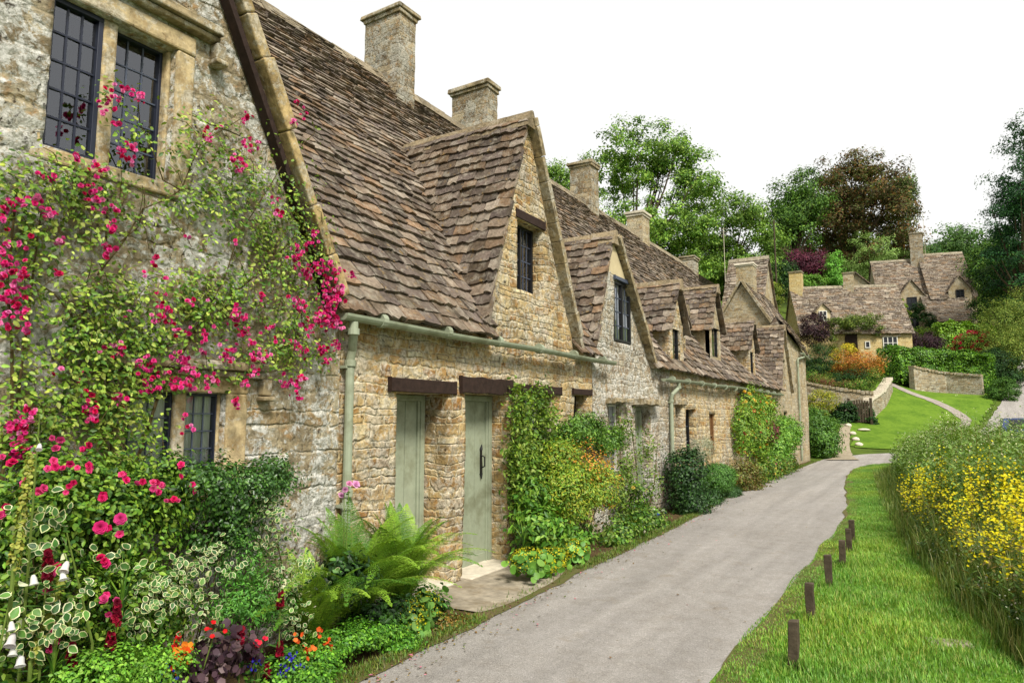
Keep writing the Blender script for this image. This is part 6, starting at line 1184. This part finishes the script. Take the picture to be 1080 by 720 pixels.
# car
def car():
    x0,y0=2.95,32.2; z=gz(x0,y0)-.0; root=thing('parked_car','blue car parked beyond the tall wildflowers with only its roof showing','car',(x0,y0,z)); W=.84
    prof=[(-2.0,.35),(-2.05,.7),(-1.9,.88),(-1.05,.98),(-.45,1.40),(.75,1.44),(1.5,1.02),(1.95,.95),(2.05,.6),(2.0,.32)]
    mb=MB(); n=len(prof); rows=[(-1,.0),(-.93,.0),(.93,0),(1,0)]; vs=[]
    for s in (-1,-.82,.82,1):
        for (a,h) in prof:
            inn=.0 if h<1.0 else (.14 if abs(s)==1 else .1); vs.append((x0+s*W*(1-(inn if abs(s)==1 else inn*1.0)),y0+a,z+h+(0.015 if abs(s)<1 and h>.8 else 0)))
    fs=[(r*n+i,r*n+i+1,(r+1)*n+i+1,(r+1)*n+i) for r in range(3) for i in range(n-1)]+[tuple(range(n)),tuple(3*n+i for i in range(n-1,-1,-1))]
    mb.add(vs,fs); mb.build('body',M['carpaint'],root,bevel=.03)
    g=MB(); g.add([(x0-W*.72,y0-.98,z+1.05),(x0+W*.72,y0-.98,z+1.05),(x0+W*.66,y0-.50,z+1.40),(x0-W*.66,y0-.50,z+1.40)],[(0,1,2,3)]); g.build('windscreen',M['far_glass'],root)
    for s in (-1,1):
        g=MB(); X=x0+s*W*.885; g.add([(X,y0-.85,z+1.02),(X,y0+1.2,z+1.05),(X-s*.03,y0+.7,z+1.36),(X-s*.03,y0-.4,z+1.34)],[(0,1,2,3)]); g.build('side_window',M['far_glass'],root)
        for yy in (-1.3,1.3):
            t=MB(); t.tube([(x0+s*(W-.18),y0+yy,z+.31),(x0+s*(W+.02),y0+yy,z+.31)],.31,18); w_=t.build('wheel',M['black'],root,bevel=.02); t=MB(); t.tube([(x0+s*(W+.021),y0+yy,z+.31),(x0+s*(W+.03),y0+yy,z+.31)],.19,14); t.build('rim',M['lead'],w_)
        h=MB(); h.box(x0+s*.62-.13,x0+s*.62+.13,y0-2.06,y0-2.0,z+.62,z+.76); h.build('headlight',M['white'],root,bevel=.02)
M['carpaint']=plain('blue_car_paint',(40,62,120),.25,.03,5,0,.6); car()

# fallen leaves and petals on the lane
n=900; y=3.2+(np.random.rand(n)**1.6)*22; sd=np.random.rand(n)<.8; le=np.interp(y,[0,4.6,6,8,10,12.5,15,18,28],[-3.08,-3.14,-3.24,-3.28,-3.34,-3.5,-3.76,-3.76,-3.8]); x=np.where(sd,le+np.abs(np.random.normal(size=n))*.16,np.random.uniform(-3.0,-1.3,n)); k=~((~sd)&(np.random.rand(n)<.6)); x,y=x[k],y[k]; n=len(x)
acc=Acc(); P=np.c_[x,y,np.full(n,.012)]; acc.add(*stamp(LEAF_V,LEAF_F,frames(np.c_[np.random.normal(size=(n,2))*.25,np.ones(n)]),P,np.random.uniform(.012,.035,n),palpick([(130,104,60),(104,84,50),(150,130,70),(96,110,50),(200,120,140)],n)))
tag(acc.build('fallen_leaves',M['leaf'],None),'scattered fallen leaves and petals on the lane edge','leaves',kind='stuff')
# ================================================================= camera, sky, sun
cam=bpy.data.cameras.new('camera'); co=bpy.data.objects.new('camera',cam); C.objects.link(co); cam.sensor_width=36; cam.lens=24; cam.clip_end=2000; cam.clip_start=.05
f=Vector((_F[0]*math.cos(_p),_F[1]*math.cos(_p),math.sin(_p))); co.location=(0,0,CAMZ); co.rotation_euler=f.to_track_quat('-Z','Y').to_euler(); bpy.context.scene.camera=co
sc=bpy.context.scene; w=bpy.data.worlds.new('World'); sc.world=w; w.use_nodes=True; nt=w.node_tree; nt.nodes.clear()
SE,SA=math.radians(48),math.radians(125)    # sun elevation, compass azimuth from +y clockwise
sk=nt.nodes.new('ShaderNodeTexSky'); sk.sky_type='NISHITA'; sk.sun_disc=False; sk.sun_elevation=SE; sk.sun_rotation=SA; sk.dust_density=4; sk.air_density=1.2
hs=nt.nodes.new('ShaderNodeHueSaturation'); hs.inputs['Saturation'].default_value=.12; nt.links.new(sk.outputs[0],hs.inputs['Color'])
cl=mix(nt,.85,hs.outputs[0],(10.5,10.5,10.3))     # bright even cloud layer over the clear-sky radiance
bg=nt.nodes.new('ShaderNodeBackground'); bg.inputs[1].default_value=.072; nt.links.new(cl,bg.inputs[0]); ow=nt.nodes.new('ShaderNodeOutputWorld'); nt.links.new(bg.outputs[0],ow.inputs[0])
sl=bpy.data.lights.new('sun','SUN'); sl.energy=3.8; sl.angle=math.radians(14); sl.color=(1,.95,.86); so=bpy.data.objects.new('sun',sl); C.objects.link(so)
d=Vector((math.sin(SA)*math.cos(SE),math.cos(SA)*math.cos(SE),math.sin(SE))); so.rotation_euler=d.to_track_quat('Z','Y').to_euler()
sc.view_settings.view_transform='Standard'; sc.view_settings.look='None'; sc.view_settings.exposure=.6; sc.view_settings.gamma=1
sc.cycles.max_bounces=6; sc.cycles.transparent_max_bounces=12; sc.cycles.diffuse_bounces=2
try: sc.cycles.use_denoising=True
except Exception: pass
